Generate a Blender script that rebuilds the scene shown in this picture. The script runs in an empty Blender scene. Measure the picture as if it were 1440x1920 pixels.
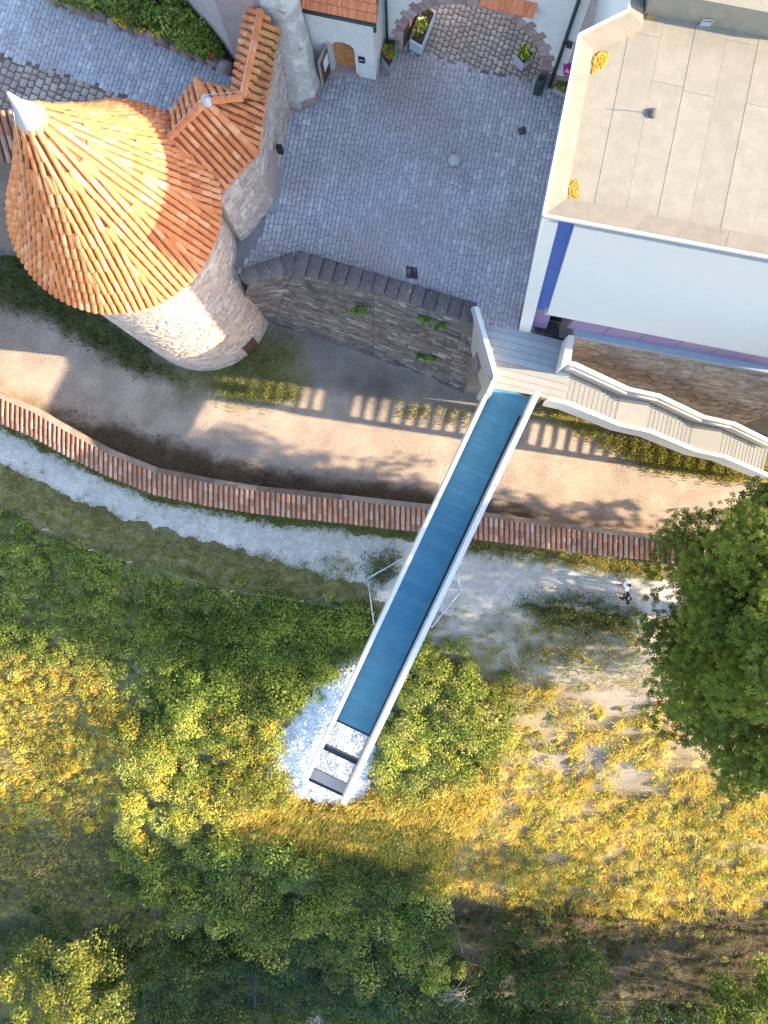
import bpy, math, random
import numpy as np
from mathutils import Matrix, Vector
random.seed(7)
RG = np.random.default_rng(11)
S = bpy.context.scene
COL = S.collection

# ------------------------------------------------------------------ camera, sky, sun, exposure
H = 40.0            # drone height above the moat floor
FPX = 1333.0        # focal length in photo pixels (1440 x 1920)
NX, NY = 756.0, 970.0   # nadir point in the photo
cam_d = bpy.data.cameras.new('camera')
cam = bpy.data.objects.new('camera', cam_d); COL.objects.link(cam)
cam.location = (0, 0, H)
cam_d.sensor_fit = 'VERTICAL'; cam_d.sensor_height = 24.0; cam_d.sensor_width = 18.0
cam_d.lens = FPX / 1920 * 24.0
cam_d.shift_x = (720 - NX) / 1920.0
cam_d.shift_y = (NY - 960) / 1920.0
cam_d.clip_start = 0.5; cam_d.clip_end = 800
S.camera = cam

SUN_EL = math.radians(22.0)
SUN_SLOPE = 0.105
sa = Vector((1.0, -SUN_SLOPE, 0)).normalized()
to_sun = Vector((sa.x * math.cos(SUN_EL), sa.y * math.cos(SUN_EL), math.sin(SUN_EL)))
W = bpy.data.worlds.new('World'); S.world = W; W.use_nodes = True
wn = W.node_tree.nodes; wl = W.node_tree.links
sky = wn.new('ShaderNodeTexSky'); sky.sky_type = 'NISHITA'; sky.sun_disc = False
sky.sun_elevation = SUN_EL; sky.sun_rotation = math.atan2(sa.x, sa.y)
sky.air_density = 1.0; sky.dust_density = 1.0; sky.ozone_density = 1.0
bg = wn['Background']; bg.inputs['Strength'].default_value = 0.15
wl.new(sky.outputs[0], bg.inputs['Color'])
sd = bpy.data.lights.new('sun', 'SUN'); sd.energy = 4.2; sd.angle = math.radians(0.6); sd.color = (1.0, 0.80, 0.56)
sun = bpy.data.objects.new('sun', sd); COL.objects.link(sun)
sun.location = (40, -5, 60)
sun.rotation_euler = (-to_sun).to_track_quat('-Z', 'Y').to_euler()
S.view_settings.view_transform = 'Standard'; S.view_settings.look = 'None'
S.view_settings.gamma = 1.0; S.view_settings.use_curve_mapping = False
S.view_settings.exposure = 2.35
S.cycles.max_bounces = 6; S.cycles.transparent_max_bounces = 8

# ------------------------------------------------------------------ measuring helpers
def P(px, py, z):
    k = (H - z) / FPX
    return Vector(((px - NX) * k, (NY - py) * k, z))
def PV(pts, z): return [P(a, b, z) for a, b in pts]
def to_px(V):
    V = np.asarray(V, float); k = FPX / (H - V[:, 2])
    return np.stack([NX + V[:, 0] * k, NY - V[:, 1] * k], 1)

# ------------------------------------------------------------------ materials
def nd(nt, t, **kw):
    n = nt.nodes.new(t)
    for k, v in kw.items():
        if hasattr(n, k): setattr(n, k, v)
        else: n.inputs[k].default_value = v
    return n
def rgba(c): return (c[0], c[1], c[2], 1.0)
def rndval(nt):
    a = nd(nt, 'ShaderNodeAttribute', attribute_name='rnd')
    o = nd(nt, 'ShaderNodeObjectInfo')
    m = nd(nt, 'ShaderNodeMath', operation='ADD'); f = nd(nt, 'ShaderNodeMath', operation='FRACT')
    nt.links.new(a.outputs['Fac'], m.inputs[0]); nt.links.new(o.outputs['Random'], m.inputs[1]); nt.links.new(m.outputs[0], f.inputs[0])
    return f.outputs[0]
def mat(name, cols, rough=0.85, nscale=3.0, namt=0.25, bump=0.0, bscale=30.0, metal=0.0, spots=None, stretch=None, attr=None, spec=0.3, translucent=0.0):
    """cols: list of colours; more than one = picked per piece at random."""
    m = bpy.data.materials.new(name); m.use_nodes = True
    nt = m.node_tree; b = nt.nodes['Principled BSDF']
    geo = nd(nt, 'ShaderNodeNewGeometry'); pos = geo.outputs['Position']
    if stretch:
        mp = nd(nt, 'ShaderNodeMapping'); mp.inputs['Scale'].default_value = stretch
        nt.links.new(pos, mp.inputs['Vector']); pos = mp.outputs[0]
    if attr:
        a = nd(nt, 'ShaderNodeAttribute', attribute_name=attr); c = a.outputs['Color']
    elif len(cols) == 1:
        r = nd(nt, 'ShaderNodeRGB'); r.outputs[0].default_value = rgba(cols[0]); c = r.outputs[0]
    else:
        cr = nd(nt, 'ShaderNodeValToRGB'); e = cr.color_ramp.elements
        cr.color_ramp.interpolation = 'LINEAR'
        e[0].position = 0; e[0].color = rgba(cols[0]); e[1].position = 1; e[1].color = rgba(cols[-1])
        for i, cc in enumerate(cols[1:-1]):
            x = e.new((i + 1) / (len(cols) - 1)); x.color = rgba(cc)
        nt.links.new(rndval(nt), cr.inputs[0]); c = cr.outputs[0]
    n1 = nd(nt, 'ShaderNodeTexNoise'); n1.inputs['Scale'].default_value = nscale; n1.inputs['Detail'].default_value = 8; n1.inputs['Roughness'].default_value = 0.7
    nt.links.new(pos, n1.inputs['Vector'])
    mr = nd(nt, 'ShaderNodeMapRange'); mr.inputs['From Min'].default_value = 0.25; mr.inputs['From Max'].default_value = 0.75
    mr.inputs['To Min'].default_value = 1 - namt; mr.inputs['To Max'].default_value = 1 + namt
    nt.links.new(n1.outputs['Fac'], mr.inputs['Value'])
    mx = nd(nt, 'ShaderNodeMixRGB', blend_type='MULTIPLY'); mx.inputs[0].default_value = 1
    nt.links.new(c, mx.inputs[1]); nt.links.new(mr.outputs[0], mx.inputs[2]); c = mx.outputs[0]
    for sp in (spots or []):      # (colour, scale, threshold, softness)
        n2 = nd(nt, 'ShaderNodeTexNoise'); n2.inputs['Scale'].default_value = sp[1]; n2.inputs['Detail'].default_value = 6; n2.inputs['Roughness'].default_value = 0.65
        nt.links.new(pos, n2.inputs['Vector'])
        r2 = nd(nt, 'ShaderNodeMapRange'); r2.inputs['From Min'].default_value = sp[2]; r2.inputs['From Max'].default_value = sp[2] + sp[3]
        nt.links.new(n2.outputs['Fac'], r2.inputs['Value'])
        x2 = nd(nt, 'ShaderNodeMixRGB'); nt.links.new(r2.outputs[0], x2.inputs[0]); nt.links.new(c, x2.inputs[1]); x2.inputs[2].default_value = rgba(sp[0]); c = x2.outputs[0]
    nt.links.new(c, b.inputs['Base Color'])
    b.inputs['Roughness'].default_value = rough; b.inputs['Metallic'].default_value = metal
    b.inputs['Specular IOR Level'].default_value = spec
    if bump:
        n3 = nd(nt, 'ShaderNodeTexNoise'); n3.inputs['Scale'].default_value = bscale; n3.inputs['Detail'].default_value = 6
        nt.links.new(pos, n3.inputs['Vector'])
        bp = nd(nt, 'ShaderNodeBump'); bp.inputs['Strength'].default_value = bump; bp.inputs['Distance'].default_value = 0.05
        nt.links.new(n3.outputs['Fac'], bp.inputs['Height']); nt.links.new(bp.outputs[0], b.inputs['Normal'])
    if translucent:
        tr = nd(nt, 'ShaderNodeBsdfTranslucent'); nt.links.new(c, tr.inputs['Color'])
        ms = nd(nt, 'ShaderNodeMixShader'); ms.inputs[0].default_value = translucent
        nt.links.new(b.outputs[0], ms.inputs[1]); nt.links.new(tr.outputs[0], ms.inputs[2])
        nt.links.new(ms.outputs[0], nt.nodes['Material Output'].inputs['Surface'])
    return m
M = {}
M['ground'] = mat('ground', [(1, 1, 1)], 0.95, 9.0, 0.36, 1.0, 22, attr='col')
M['tile'] = mat('roof_tile', [(0.515, 0.174, 0.067), (0.594, 0.224, 0.090), (0.459, 0.146, 0.056), (0.549, 0.196, 0.073), (0.650, 0.302, 0.157), (0.515, 0.179, 0.067), (0.482, 0.168, 0.073)], 0.8, 4, 0.18, 0.3, 20, spots=[((0.36, 0.19, 0.11), 5.0, 0.66, 0.14)])
M['tile_bed'] = mat('tile_bed', [(0.25, 0.088, 0.042)], 0.9, 6, 0.4, 0.4, 20)
M['tile_old'] = mat('weathered_tile', [(0.28, 0.125, 0.08), (0.36, 0.18, 0.12), (0.20, 0.115, 0.09), (0.42, 0.22, 0.14), (0.33, 0.22, 0.18), (0.25, 0.11, 0.07), (0.38, 0.27, 0.22), (0.30, 0.14, 0.09)], 0.85, 5, 0.25, 0.3, 20, spots=[((0.24, 0.20, 0.16), 3.0, 0.58, 0.15)])
M['tile_yel'] = mat('lichen_tile', [(0.48, 0.19, 0.08), (0.55, 0.28, 0.10), (0.42, 0.17, 0.07), (0.52, 0.30, 0.12)], 0.85, 4, 0.2, 0.3, 20)
M['flat_tile'] = mat('flat_tile', [(0.572, 0.176, 0.077), (0.638, 0.220, 0.099), (0.528, 0.154, 0.066)], 0.8, 4, 0.15)
M['metal_cap'] = mat('sheet_metal', [(0.36, 0.38, 0.40)], 0.45, 4, 0.1, metal=0.3)
M['stone_t'] = mat('tower_stone', [(0.40, 0.30, 0.25), (0.48, 0.39, 0.33), (0.34, 0.25, 0.21), (0.44, 0.33, 0.29), (0.52, 0.44, 0.38), (0.37, 0.28, 0.25), (0.46, 0.36, 0.31)], 0.9, 4, 0.3, 0.7, 14, spots=[((0.54, 0.49, 0.43), 1.4, 0.58, 0.15)])
M['mortar_t'] = mat('tower_mortar', [(0.46, 0.40, 0.34)], 0.95, 5, 0.25, 0.5, 18)
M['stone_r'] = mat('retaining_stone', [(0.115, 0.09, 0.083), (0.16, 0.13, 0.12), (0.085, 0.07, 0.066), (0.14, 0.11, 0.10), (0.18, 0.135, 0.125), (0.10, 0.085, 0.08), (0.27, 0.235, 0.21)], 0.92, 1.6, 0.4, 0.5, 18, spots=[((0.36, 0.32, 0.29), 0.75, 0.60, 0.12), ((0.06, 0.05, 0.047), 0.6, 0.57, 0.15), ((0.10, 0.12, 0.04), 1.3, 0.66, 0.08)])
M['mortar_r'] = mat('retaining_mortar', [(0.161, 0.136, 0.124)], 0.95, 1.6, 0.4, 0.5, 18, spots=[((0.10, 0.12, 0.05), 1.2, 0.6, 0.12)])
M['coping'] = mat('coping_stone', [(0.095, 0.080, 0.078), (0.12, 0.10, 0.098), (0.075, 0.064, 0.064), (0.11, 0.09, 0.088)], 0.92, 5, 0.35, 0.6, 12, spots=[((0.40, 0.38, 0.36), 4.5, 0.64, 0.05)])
M['stone_b'] = mat('old_wall_stone', [(0.240, 0.184, 0.144), (0.304, 0.240, 0.200), (0.192, 0.144, 0.112), (0.272, 0.208, 0.160), (0.352, 0.296, 0.256)], 0.92, 1.5, 0.35, 0.5, 18, spots=[((0.15, 0.11, 0.08), 1.0, 0.55, 0.15)])
M['cobble'] = mat('cobble', [(0.336, 0.330, 0.353), (0.403, 0.392, 0.409), (0.302, 0.300, 0.330), (0.370, 0.353, 0.370), (0.347, 0.347, 0.381), (0.482, 0.465, 0.459), (0.325, 0.319, 0.347), (0.392, 0.364, 0.364)], 0.7, 0.6, 0.16, 0.2, 25, spots=[((0.31, 0.26, 0.245), 0.17, 0.47, 0.22)], spec=0.4)
M['cobble_w'] = mat('warm_cobble', [(0.30, 0.235, 0.20), (0.38, 0.31, 0.27), (0.25, 0.195, 0.165), (0.34, 0.265, 0.22), (0.42, 0.35, 0.31)], 0.75, 0.8, 0.2, 0.3, 25)
M['joint'] = mat('paving_joint', [(0.20, 0.195, 0.205)], 0.95, 2, 0.3, 0.4, 20, spots=[((0.14, 0.15, 0.10), 0.8, 0.62, 0.1)])
M['joint_w'] = mat('warm_joint', [(0.13, 0.10, 0.08)], 0.95, 2, 0.3, 0.4, 20, spots=[((0.12, 0.13, 0.06), 0.9, 0.58, 0.1)])
M['white'] = mat('white_render', [(0.53, 0.53, 0.525)], 0.9, 3, 0.09, 0.2, 14, stretch=(1, 1, 6))
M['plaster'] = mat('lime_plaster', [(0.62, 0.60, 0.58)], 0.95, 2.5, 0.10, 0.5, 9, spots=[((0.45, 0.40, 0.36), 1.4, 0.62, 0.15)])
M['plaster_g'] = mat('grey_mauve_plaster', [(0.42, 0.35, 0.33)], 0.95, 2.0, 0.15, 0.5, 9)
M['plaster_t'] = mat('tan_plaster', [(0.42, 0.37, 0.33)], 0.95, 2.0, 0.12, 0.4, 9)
M['buttress'] = mat('buttress_stone', [(0.44, 0.40, 0.36)], 0.95, 2.2, 0.3, 0.7, 8, spots=[((0.62, 0.60, 0.56), 1.3, 0.50, 0.12), ((0.25, 0.19, 0.17), 1.6, 0.64, 0.08)])
M['sandstone'] = mat('sandstone', [(0.30, 0.20, 0.18), (0.38, 0.28, 0.26), (0.26, 0.17, 0.16), (0.42, 0.34, 0.32)], 0.9, 5, 0.2, 0.4, 18)
M['wood_o'] = mat('oak_door', [(0.40, 0.17, 0.06), (0.46, 0.21, 0.08), (0.34, 0.14, 0.05)], 0.6, 4, 0.2, stretch=(1, 1, 8))
M['wood_d'] = mat('dark_wood', [(0.10, 0.05, 0.035)], 0.7, 6, 0.3)
M['wood_post'] = mat('weathered_post', [(0.36, 0.31, 0.25), (0.30, 0.26, 0.22)], 0.9, 6, 0.3)
M['pipe'] = mat('dark_pipe', [(0.035, 0.06, 0.055)], 0.5, 4, 0.15, metal=0.3)
M['roofing'] = mat('roof_membrane', [(0.215, 0.197, 0.160), (0.228, 0.209, 0.170), (0.203, 0.186, 0.152)], 0.95, 2.5, 0.14, 0.3, 60, spots=[((0.18, 0.164, 0.138), 0.5, 0.56, 0.2), ((0.25, 0.22, 0.17), 1.1, 0.66, 0.1)])
M['roof_edge'] = mat('parapet_membrane', [(0.19, 0.165, 0.135), (0.178, 0.155, 0.128)], 0.95, 2.5, 0.16, 0.25, 60)
M['blue'] = mat('blue_panel', [(0.055, 0.12, 0.40), (0.06, 0.13, 0.43), (0.05, 0.11, 0.37)], 0.5, 3, 0.05)
M['purple'] = mat('purple_panel', [(0.185, 0.135, 0.25), (0.20, 0.145, 0.27), (0.17, 0.125, 0.235)], 0.4, 3, 0.06)
M['ledge'] = mat('zinc_ledge', [(0.22, 0.27, 0.34)], 0.5, 3, 0.1, metal=0.2)
M['black'] = mat('black_metal', [(0.015, 0.016, 0.02)], 0.5, 4, 0.1)
M['grate'] = mat('steel_grating', [(0.035, 0.04, 0.055)], 0.45, 4, 0.1, metal=0.4)
M['deckblue'] = mat('blue_deck', [(0.058, 0.205, 0.305), (0.052, 0.19, 0.285), (0.066, 0.22, 0.32)], 0.4, 2.0, 0.12, 0.25, 90, spots=[((0.10, 0.24, 0.32), 0.6, 0.55, 0.3)])
M['landing'] = mat('grey_deck', [(0.26, 0.31, 0.35), (0.24, 0.29, 0.33), (0.28, 0.33, 0.365)], 0.6, 2.0, 0.12, 0.1, 60)  # blue tint of shade put into the board colour
M['tread'] = mat('stair_tread', [(0.23, 0.232, 0.222), (0.26, 0.262, 0.25)], 0.7, 3.0, 0.08)
M['wsteel'] = mat('white_steel', [(0.52, 0.51, 0.495)], 0.5, 2.0, 0.04)
M['steel_t'] = mat('taupe_steel', [(0.33, 0.29, 0.27)], 0.55, 2.0, 0.08)
M['shard'] = mat('porcelain', [(0.62, 0.62, 0.61), (0.56, 0.56, 0.56), (0.52, 0.52, 0.52), (0.66, 0.66, 0.65)], 0.5, 6, 0.15, spec=0.4)
M['iron'] = mat('cast_iron', [(0.09, 0.065, 0.055)], 0.7, 8, 0.3, metal=0.3)
M['concrete'] = mat('concrete', [(0.26, 0.26, 0.26)], 0.9, 6, 0.2)
M['foot'] = mat('dark_concrete', [(0.10, 0.09, 0.08)], 0.9, 6, 0.2)
M['cover'] = mat('pale_concrete', [(0.40, 0.42, 0.41)], 0.9, 6, 0.12)
M['galv'] = mat('galvanised', [(0.42, 0.46, 0.48)], 0.45, 5, 0.12, metal=0.4)
M['leaf'] = mat('leaf', [(1, 1, 1)], 0.85, 1.2, 0.15, attr='col', translucent=0.4, spec=0.06)
M['grass'] = mat('grass_blade', [(1, 1, 1)], 0.9, 1.0, 0.15, attr='col', translucent=0.35, spec=0.04)
M['bark'] = mat('bark', [(0.13, 0.10, 0.075)], 0.95, 6, 0.4, 0.7, 15)
M['moss'] = mat('yellow_moss', [(0.48, 0.25, 0.02), (0.40, 0.20, 0.02), (0.30, 0.18, 0.04)], 0.95, 8, 0.35)
M['magenta'] = mat('magenta_sign', [(0.45, 0.01, 0.24)], 0.5, 3, 0.05)
M['paper'] = mat('paper', [(0.75, 0.77, 0.80)], 0.7, 4, 0.05)
M['zincbox'] = mat('zinc_planter', [(0.45, 0.50, 0.56)], 0.5, 3, 0.15, metal=0.2)
M['soil'] = mat('soil', [(0.05, 0.035, 0.025)], 0.95, 8, 0.3)
M['skin'] = mat('skin', [(0.50, 0.29, 0.21)], 0.6, 8, 0.05)
M['hair'] = mat('hair', [(0.012, 0.010, 0.012)], 0.5, 20, 0.2)
M['cloth_w'] = mat('white_cloth', [(0.75, 0.77, 0.80)], 0.9, 8, 0.06)
M['cloth_k'] = mat('black_cloth', [(0.012, 0.012, 0.014)], 0.9, 8, 0.2)
M['cloth_b'] = mat('blue_grey_cloth', [(0.12, 0.16, 0.24)], 0.9, 8, 0.1)
M['net'] = mat('green_net', [(0.03, 0.075, 0.06)], 0.6, 4, 0.1)

# ------------------------------------------------------------------ object helpers
def props(o, label=None, cat=None, group=None, kind=None):
    if label: o['label'] = label
    if cat: o['category'] = cat
    if group: o['group'] = group
    if kind: o['kind'] = kind
    return o
def adopt(o, parent):
    COL.objects.link(o)
    if parent is not None:
        o.parent = parent
        if parent.type == 'EMPTY': o.matrix_parent_inverse = Matrix.Translation(-parent.location)
    return o
def thing(name, loc, label, cat, group=None):
    o = bpy.data.objects.new(name, None); o.empty_display_size = 0.3; o.location = loc
    COL.objects.link(o); return props(o, label, cat, group)
def mesh_np(name, V, F, mt=None, smooth=False, rnd=None, col=None):
    V = np.ascontiguousarray(V, dtype=np.float32); F = np.ascontiguousarray(F, dtype=np.int32)
    k = F.shape[1]; me = bpy.data.meshes.new(name)
    me.vertices.add(len(V)); me.vertices.foreach_set('co', V.ravel())
    me.loops.add(F.size); me.loops.foreach_set('vertex_index', F.ravel())
    me.polygons.add(len(F)); me.polygons.foreach_set('loop_start', np.arange(0, F.size, k, dtype=np.int32))
    if smooth: me.polygons.foreach_set('use_smooth', np.ones(len(F), dtype=bool))
    me.update(calc_edges=True)
    if rnd is not None:
        a = me.attributes.new('rnd', 'FLOAT', 'FACE'); a.data.foreach_set('value', np.asarray(rnd, np.float32))
    if col is not None:
        dom = 'FACE' if len(col) == len(F) and len(col) != len(V) else 'POINT'
        a = me.attributes.new('col', 'FLOAT_COLOR', dom)
        c4 = np.ones((len(col), 4), np.float32); c4[:, :3] = col; a.data.foreach_set('color', c4.ravel())
    if mt: me.materials.append(M[mt])
    return me
def obj_np(name, V, F, mt, parent=None, **kw):
    return adopt(bpy.data.objects.new(name, mesh_np(name, V, F, mt, **kw)), parent)
def obj_py(name, V, F, mt, parent=None, smooth=False):
    me = bpy.data.meshes.new(name); me.from_pydata([tuple(v) for v in V], [], F); me.update()
    if smooth: me.polygons.foreach_set('use_smooth', [True] * len(me.polygons))
    me.materials.append(M[mt]); return adopt(bpy.data.objects.new(name, me), parent)
def solid(name, A, B, mt, parent=None, smooth=False):
    """closed body between two rings of equal length (A low, B high)"""
    n = len(A); V = list(A) + list(B)
    F = [tuple(range(n))[::-1], tuple(range(n, 2 * n))] + [(i, (i + 1) % n, n + (i + 1) % n, n + i) for i in range(n)]
    return obj_py(name, V, F, mt, parent, smooth)
def slab(name, poly, z0, z1, mt, parent=None):
    return solid(name, [(p[0], p[1], z0) for p in poly], [(p[0], p[1], z1) for p in poly], mt, parent)
def beam_geo(a, b, w, h, up=(0, 0, 1)):
    a = Vector(a); b = Vector(b); d = (b - a).normalized(); u = Vector(up)
    s = d.cross(u)
    if s.length < 1e-4: s = d.cross(Vector((1, 0, 0)))
    s.normalize(); u = s.cross(d).normalized()
    A = [a + s * x * w / 2 + u * y * h / 2 for x, y in ((-1, -1), (1, -1), (1, 1), (-1, 1))]
    B = [b + s * x * w / 2 + u * y * h / 2 for x, y in ((-1, -1), (1, -1), (1, 1), (-1, 1))]
    return A, B
def beam(name, a, b, w, h, mt, parent=None, up=(0, 0, 1)):
    A, B = beam_geo(a, b, w, h, up); return solid(name, A, B, mt, parent)
def tube(name, pts, r, mt, parent=None, n=8, taper=None):
    pts = [Vector(p) for p in pts]; V = []; F = []
    for i, p in enumerate(pts):
        d = (pts[min(i + 1, len(pts) - 1)] - pts[max(i - 1, 0)]).normalized()
        s = d.cross(Vector((0.02, 0.01, 1)))
        if s.length < 1e-3: s = d.cross(Vector((1, 0, 0)))
        s.normalize(); u = s.cross(d).normalized(); rr = r if taper is None else r * (1 + (taper - 1) * i / (len(pts) - 1))
        for k in range(n):
            t = 2 * math.pi * k / n; V.append(p + s * rr * math.cos(t) + u * rr * math.sin(t))
    for i in range(len(pts) - 1):
        for k in range(n): F.append((i * n + k, i * n + (k + 1) % n, (i + 1) * n + (k + 1) % n, (i + 1) * n + k))
    F.append(tuple(range(n))[::-1]); F.append(tuple(range((len(pts) - 1) * n, len(pts) * n)))
    return obj_py(name, V, F, mt, parent, True)
def lathe(name, prof, centre, mt, parent=None, n=48, smooth=True):
    V = []; F = []
    for r, z in prof:
        for k in range(n):
            t = 2 * math.pi * k / n; V.append((centre[0] + r * math.cos(t), centre[1] + r * math.sin(t), z))
    for i in range(len(prof) - 1):
        for k in range(n): F.append((i * n + k, i * n + (k + 1) % n, (i + 1) * n + (k + 1) % n, (i + 1) * n + k))
    return obj_py(name, V, F, mt, parent, smooth)
def clip_poly(poly, p, nrm):
    out = []; p = Vector(p).to_2d() if len(p) > 2 else Vector(p); nrm = Vector(nrm)
    for i in range(len(poly)):
        a = Vector(poly[i][:2]); b = Vector(poly[(i + 1) % len(poly)][:2]); da = (a - p).dot(nrm); db = (b - p).dot(nrm)
        if da >= 0: out.append(a)
        if (da >= 0) != (db >= 0): out.append(a + (b - a) * (da / (da - db)))
    return out
def in_poly(x, y, poly):
    x = np.asarray(x, float); y = np.asarray(y, float); r = np.zeros(x.shape, bool); n = len(poly)
    for i in range(n):
        x0, y0 = poly[i][:2]; x1, y1 = poly[(i + 1) % n][:2]
        if y0 == y1: continue
        c = ((y0 > y) != (y1 > y)) & (x < (x1 - x0) * (y - y0) / (y1 - y0) + x0); r ^= c
    return r
def poly_dist(x, y, poly):
    d = np.full(x.shape, 1e9); n = len(poly)
    for i in range(n):
        x0, y0 = poly[i][:2]; x1, y1 = poly[(i + 1) % n][:2]; dx, dy = x1 - x0, y1 - y0
        t = np.clip(((x - x0) * dx + (y - y0) * dy) / (dx * dx + dy * dy + 1e-9), 0, 1)
        d = np.minimum(d, np.hypot(x - x0 - t * dx, y - y0 - t * dy))
    return np.where(in_poly(x, y, poly), -d, d)
def vnoise(x, y, scale, seed=0):
    """cheap value noise in [-1,1]"""
    x = np.asarray(x) / scale; y = np.asarray(y) / scale
    xi = np.floor(x).astype(np.int64); yi = np.floor(y).astype(np.int64); fx = x - xi; fy = y - yi
    fx = fx * fx * (3 - 2 * fx); fy = fy * fy * (3 - 2 * fy)
    def h(a, b):
        v = (a * 374761393 + b * 668265263 + seed * 1442695041) & 0x7fffffff
        v = ((v ^ (v >> 13)) * 1274126177) & 0x7fffffff
        return ((v ^ (v >> 16)) & 0xffff) / 32767.5 - 1
    return (h(xi, yi) * (1 - fx) + h(xi + 1, yi) * fx) * (1 - fy) + (h(xi, yi + 1) * (1 - fx) + h(xi + 1, yi + 1) * fx) * fy

# unit pieces (quads only)
def unit_stone():
    V = []
    for z, s in ((-1, 1), (0.45, 1), (1, 0.80)):
        for x, y in ((-1, -1), (1, -1), (1, 1), (-1, 1)): V.append((x * s, y * s, z))
    F = [(8, 9, 10, 11)]
    for r in (0, 4):
        for k in range(4): F.append((r + k, r + (k + 1) % 4, r + 4 + (k + 1) % 4, r + 4 + k))
    return np.array(V, float), np.array(F)
def unit_tile(n=6):
    V = []
    for y, r, ri, zs_ in ((-1, 0.86, 0.80, 0.45), (1, 1.0, 0.80, 1.0)):
        for rr in (r, ri):
            for k in range(n + 1):
                t = math.pi * k / n; V.append((-rr * math.cos(t), y, rr * zs_ * math.sin(t)))
    F = []; m = n + 1
    for k in range(n):
        F.append((k, k + 1, 2 * m + k + 1, 2 * m + k))
        F.append((2 * m + k, 2 * m + k + 1, 3 * m + k + 1, 3 * m + k))
    return np.array(V, float), np.array(F)
U_STONE = unit_stone(); U_TILE = unit_tile()
def pieces(name, parent, unit, Ms, mt, limit=300, order=None, smooth=False, stuff_name=None):
    """alike pieces: the first `limit` in `order` become objects sharing one mesh, the rest one joined part"""
    Ms = np.asarray(Ms, float)
    if len(Ms) == 0: return
    if order is None:
        px = to_px(Ms[:, :3, 3]); inside = (px[:, 0] > 0) & (px[:, 0] < 1440) & (px[:, 1] > 0) & (px[:, 1] < 1920)
        facing = np.ones(len(Ms))
        order = np.argsort(np.where(inside, 0, 1e4) + (H - Ms[:, 2, 3]) + 0 * facing, kind='stable')
    me = mesh_np(name, unit[0], unit[1], mt, smooth)
    for i in order[:limit]:
        o = bpy.data.objects.new(name, me); adopt(o, parent); o.matrix_basis = Matrix(Ms[i].tolist())
    rest = order[limit:]
    if len(rest):
        R = Ms[rest]; n = len(unit[0])
        V = np.einsum('nij,vj->nvi', R[:, :3, :3], unit[0]) + R[:, None, :3, 3]
        F = unit[1][None] + (np.arange(len(rest)) * n)[:, None, None]
        rn = np.repeat(RG.random(len(rest)), len(unit[1]))
        o = obj_np(stuff_name or (name + 's'), V.reshape(-1, 3), F.reshape(-1, unit[1].shape[1]), mt, parent, smooth=smooth, rnd=rn)
        o['kind'] = 'stuff'
def mat4(ax, ay, az, p):
    m = np.eye(4); m[:3, 0] = ax; m[:3, 1] = ay; m[:3, 2] = az; m[:3, 3] = p; return m
CAM = np.array([0, 0, H])
def courses(surf, lu, lv, ch, cw, depth, jitter=0.25, gap=0.022, sign=1, cull=True, margin=90, keep=None):
    out = []; v = 0.0
    while v < 1 - 0.3 * ch / lv:
        h = ch * random.uniform(1 - jitter, 1 + jitter) / lv
        if v + h > 1: h = 1 - v
        u = -random.random() * cw / lu
        while u < 1:
            w = cw * random.uniform(0.55, 1.5) / lu; a, b = max(u, 0), min(u + w, 1); u += w
            if (b - a) * lu < 0.1: continue
            um, vm = (a + b) / 2, v + h / 2; e = 0.002
            p = np.array(surf(um, vm)); tu = np.array(surf(um + e, vm)) - np.array(surf(um - e, vm)); tv = np.array(surf(um, vm + e)) - np.array(surf(um, vm - e))
            su = np.linalg.norm(tu) / (2 * e); sv = np.linalg.norm(tv) / (2 * e)
            tu = tu / np.linalg.norm(tu); tv = tv - tu * tv.dot(tu); tv = tv / np.linalg.norm(tv); n = np.cross(tu, tv) * sign
            if cull:
                if n.dot(CAM - p) < -0.08 * np.linalg.norm(CAM - p): continue
                q = to_px(p[None])[0]
                if not (-margin < q[0] < 1440 + margin and -margin < q[1] < 1920 + margin): continue
            if keep is not None and not keep(p): continue
            ww, hh = (b - a) * su / 2 - gap / 2, h * sv / 2 - gap / 2
            if ww < 0.03 or hh < 0.02: continue
            rot = random.uniform(-0.02, 0.02); x = tu * math.cos(rot) + tv * math.sin(rot); y = tv * math.cos(rot) - tu * math.sin(rot)
            out.append(mat4(x * ww, y * hh, (n * sign if sign < 0 else n) * depth * random.uniform(0.5, 1.25) * (1 if sign > 0 else -1), p))
        v += h
    return out

# ------------------------------------------------------------------ terrain
def interp(x, pts): 
    xs = [p[0] for p in pts]; ys = [p[1] for p in pts]; return np.interp(x, xs, ys)
CAP_TOP = [(-260, 610), (0, 747), (60, 772), (130, 812), (200, 850), (290, 886), (400, 908), (480, 921), (640, 937), (800, 955), (900, 969), (1095, 996), (1234, 1013), (1440, 1040), (1700, 1075)]
CAP_BOT = [(-260, 660), (0, 792), (60, 817), (130, 856), (200, 890), (290, 926), (400, 949), (480, 961), (640, 979), (800, 997), (900, 1010), (1095, 1036), (1234, 1050), (1440, 1078), (1700, 1112)]
ZC1, ZC0 = 1.75, 1.25
CAPT = [P(a, b, ZC1) for a, b in CAP_TOP]; CAPB = [P(a, b, ZC0) for a, b in CAP_BOT]
WALLY = [(0.5 * (a.x + b.x), 0.5 * (a.y + b.y)) for a, b in zip(CAPT, CAPB)]
ZP = -0.9
SLOPE_PX = [(-500, 720), (-200, 800), (0, 875), (130, 945), (300, 1012), (450, 1050), (560, 1068), (700, 1120), (800, 1150), (900, 1180), (1000, 1185), (1200, 1195), (1440, 1215), (2000, 1290)]
SLOPEY = [(P(a, b, ZP).x, P(a, b, ZP).y) for a, b in SLOPE_PX]
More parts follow.
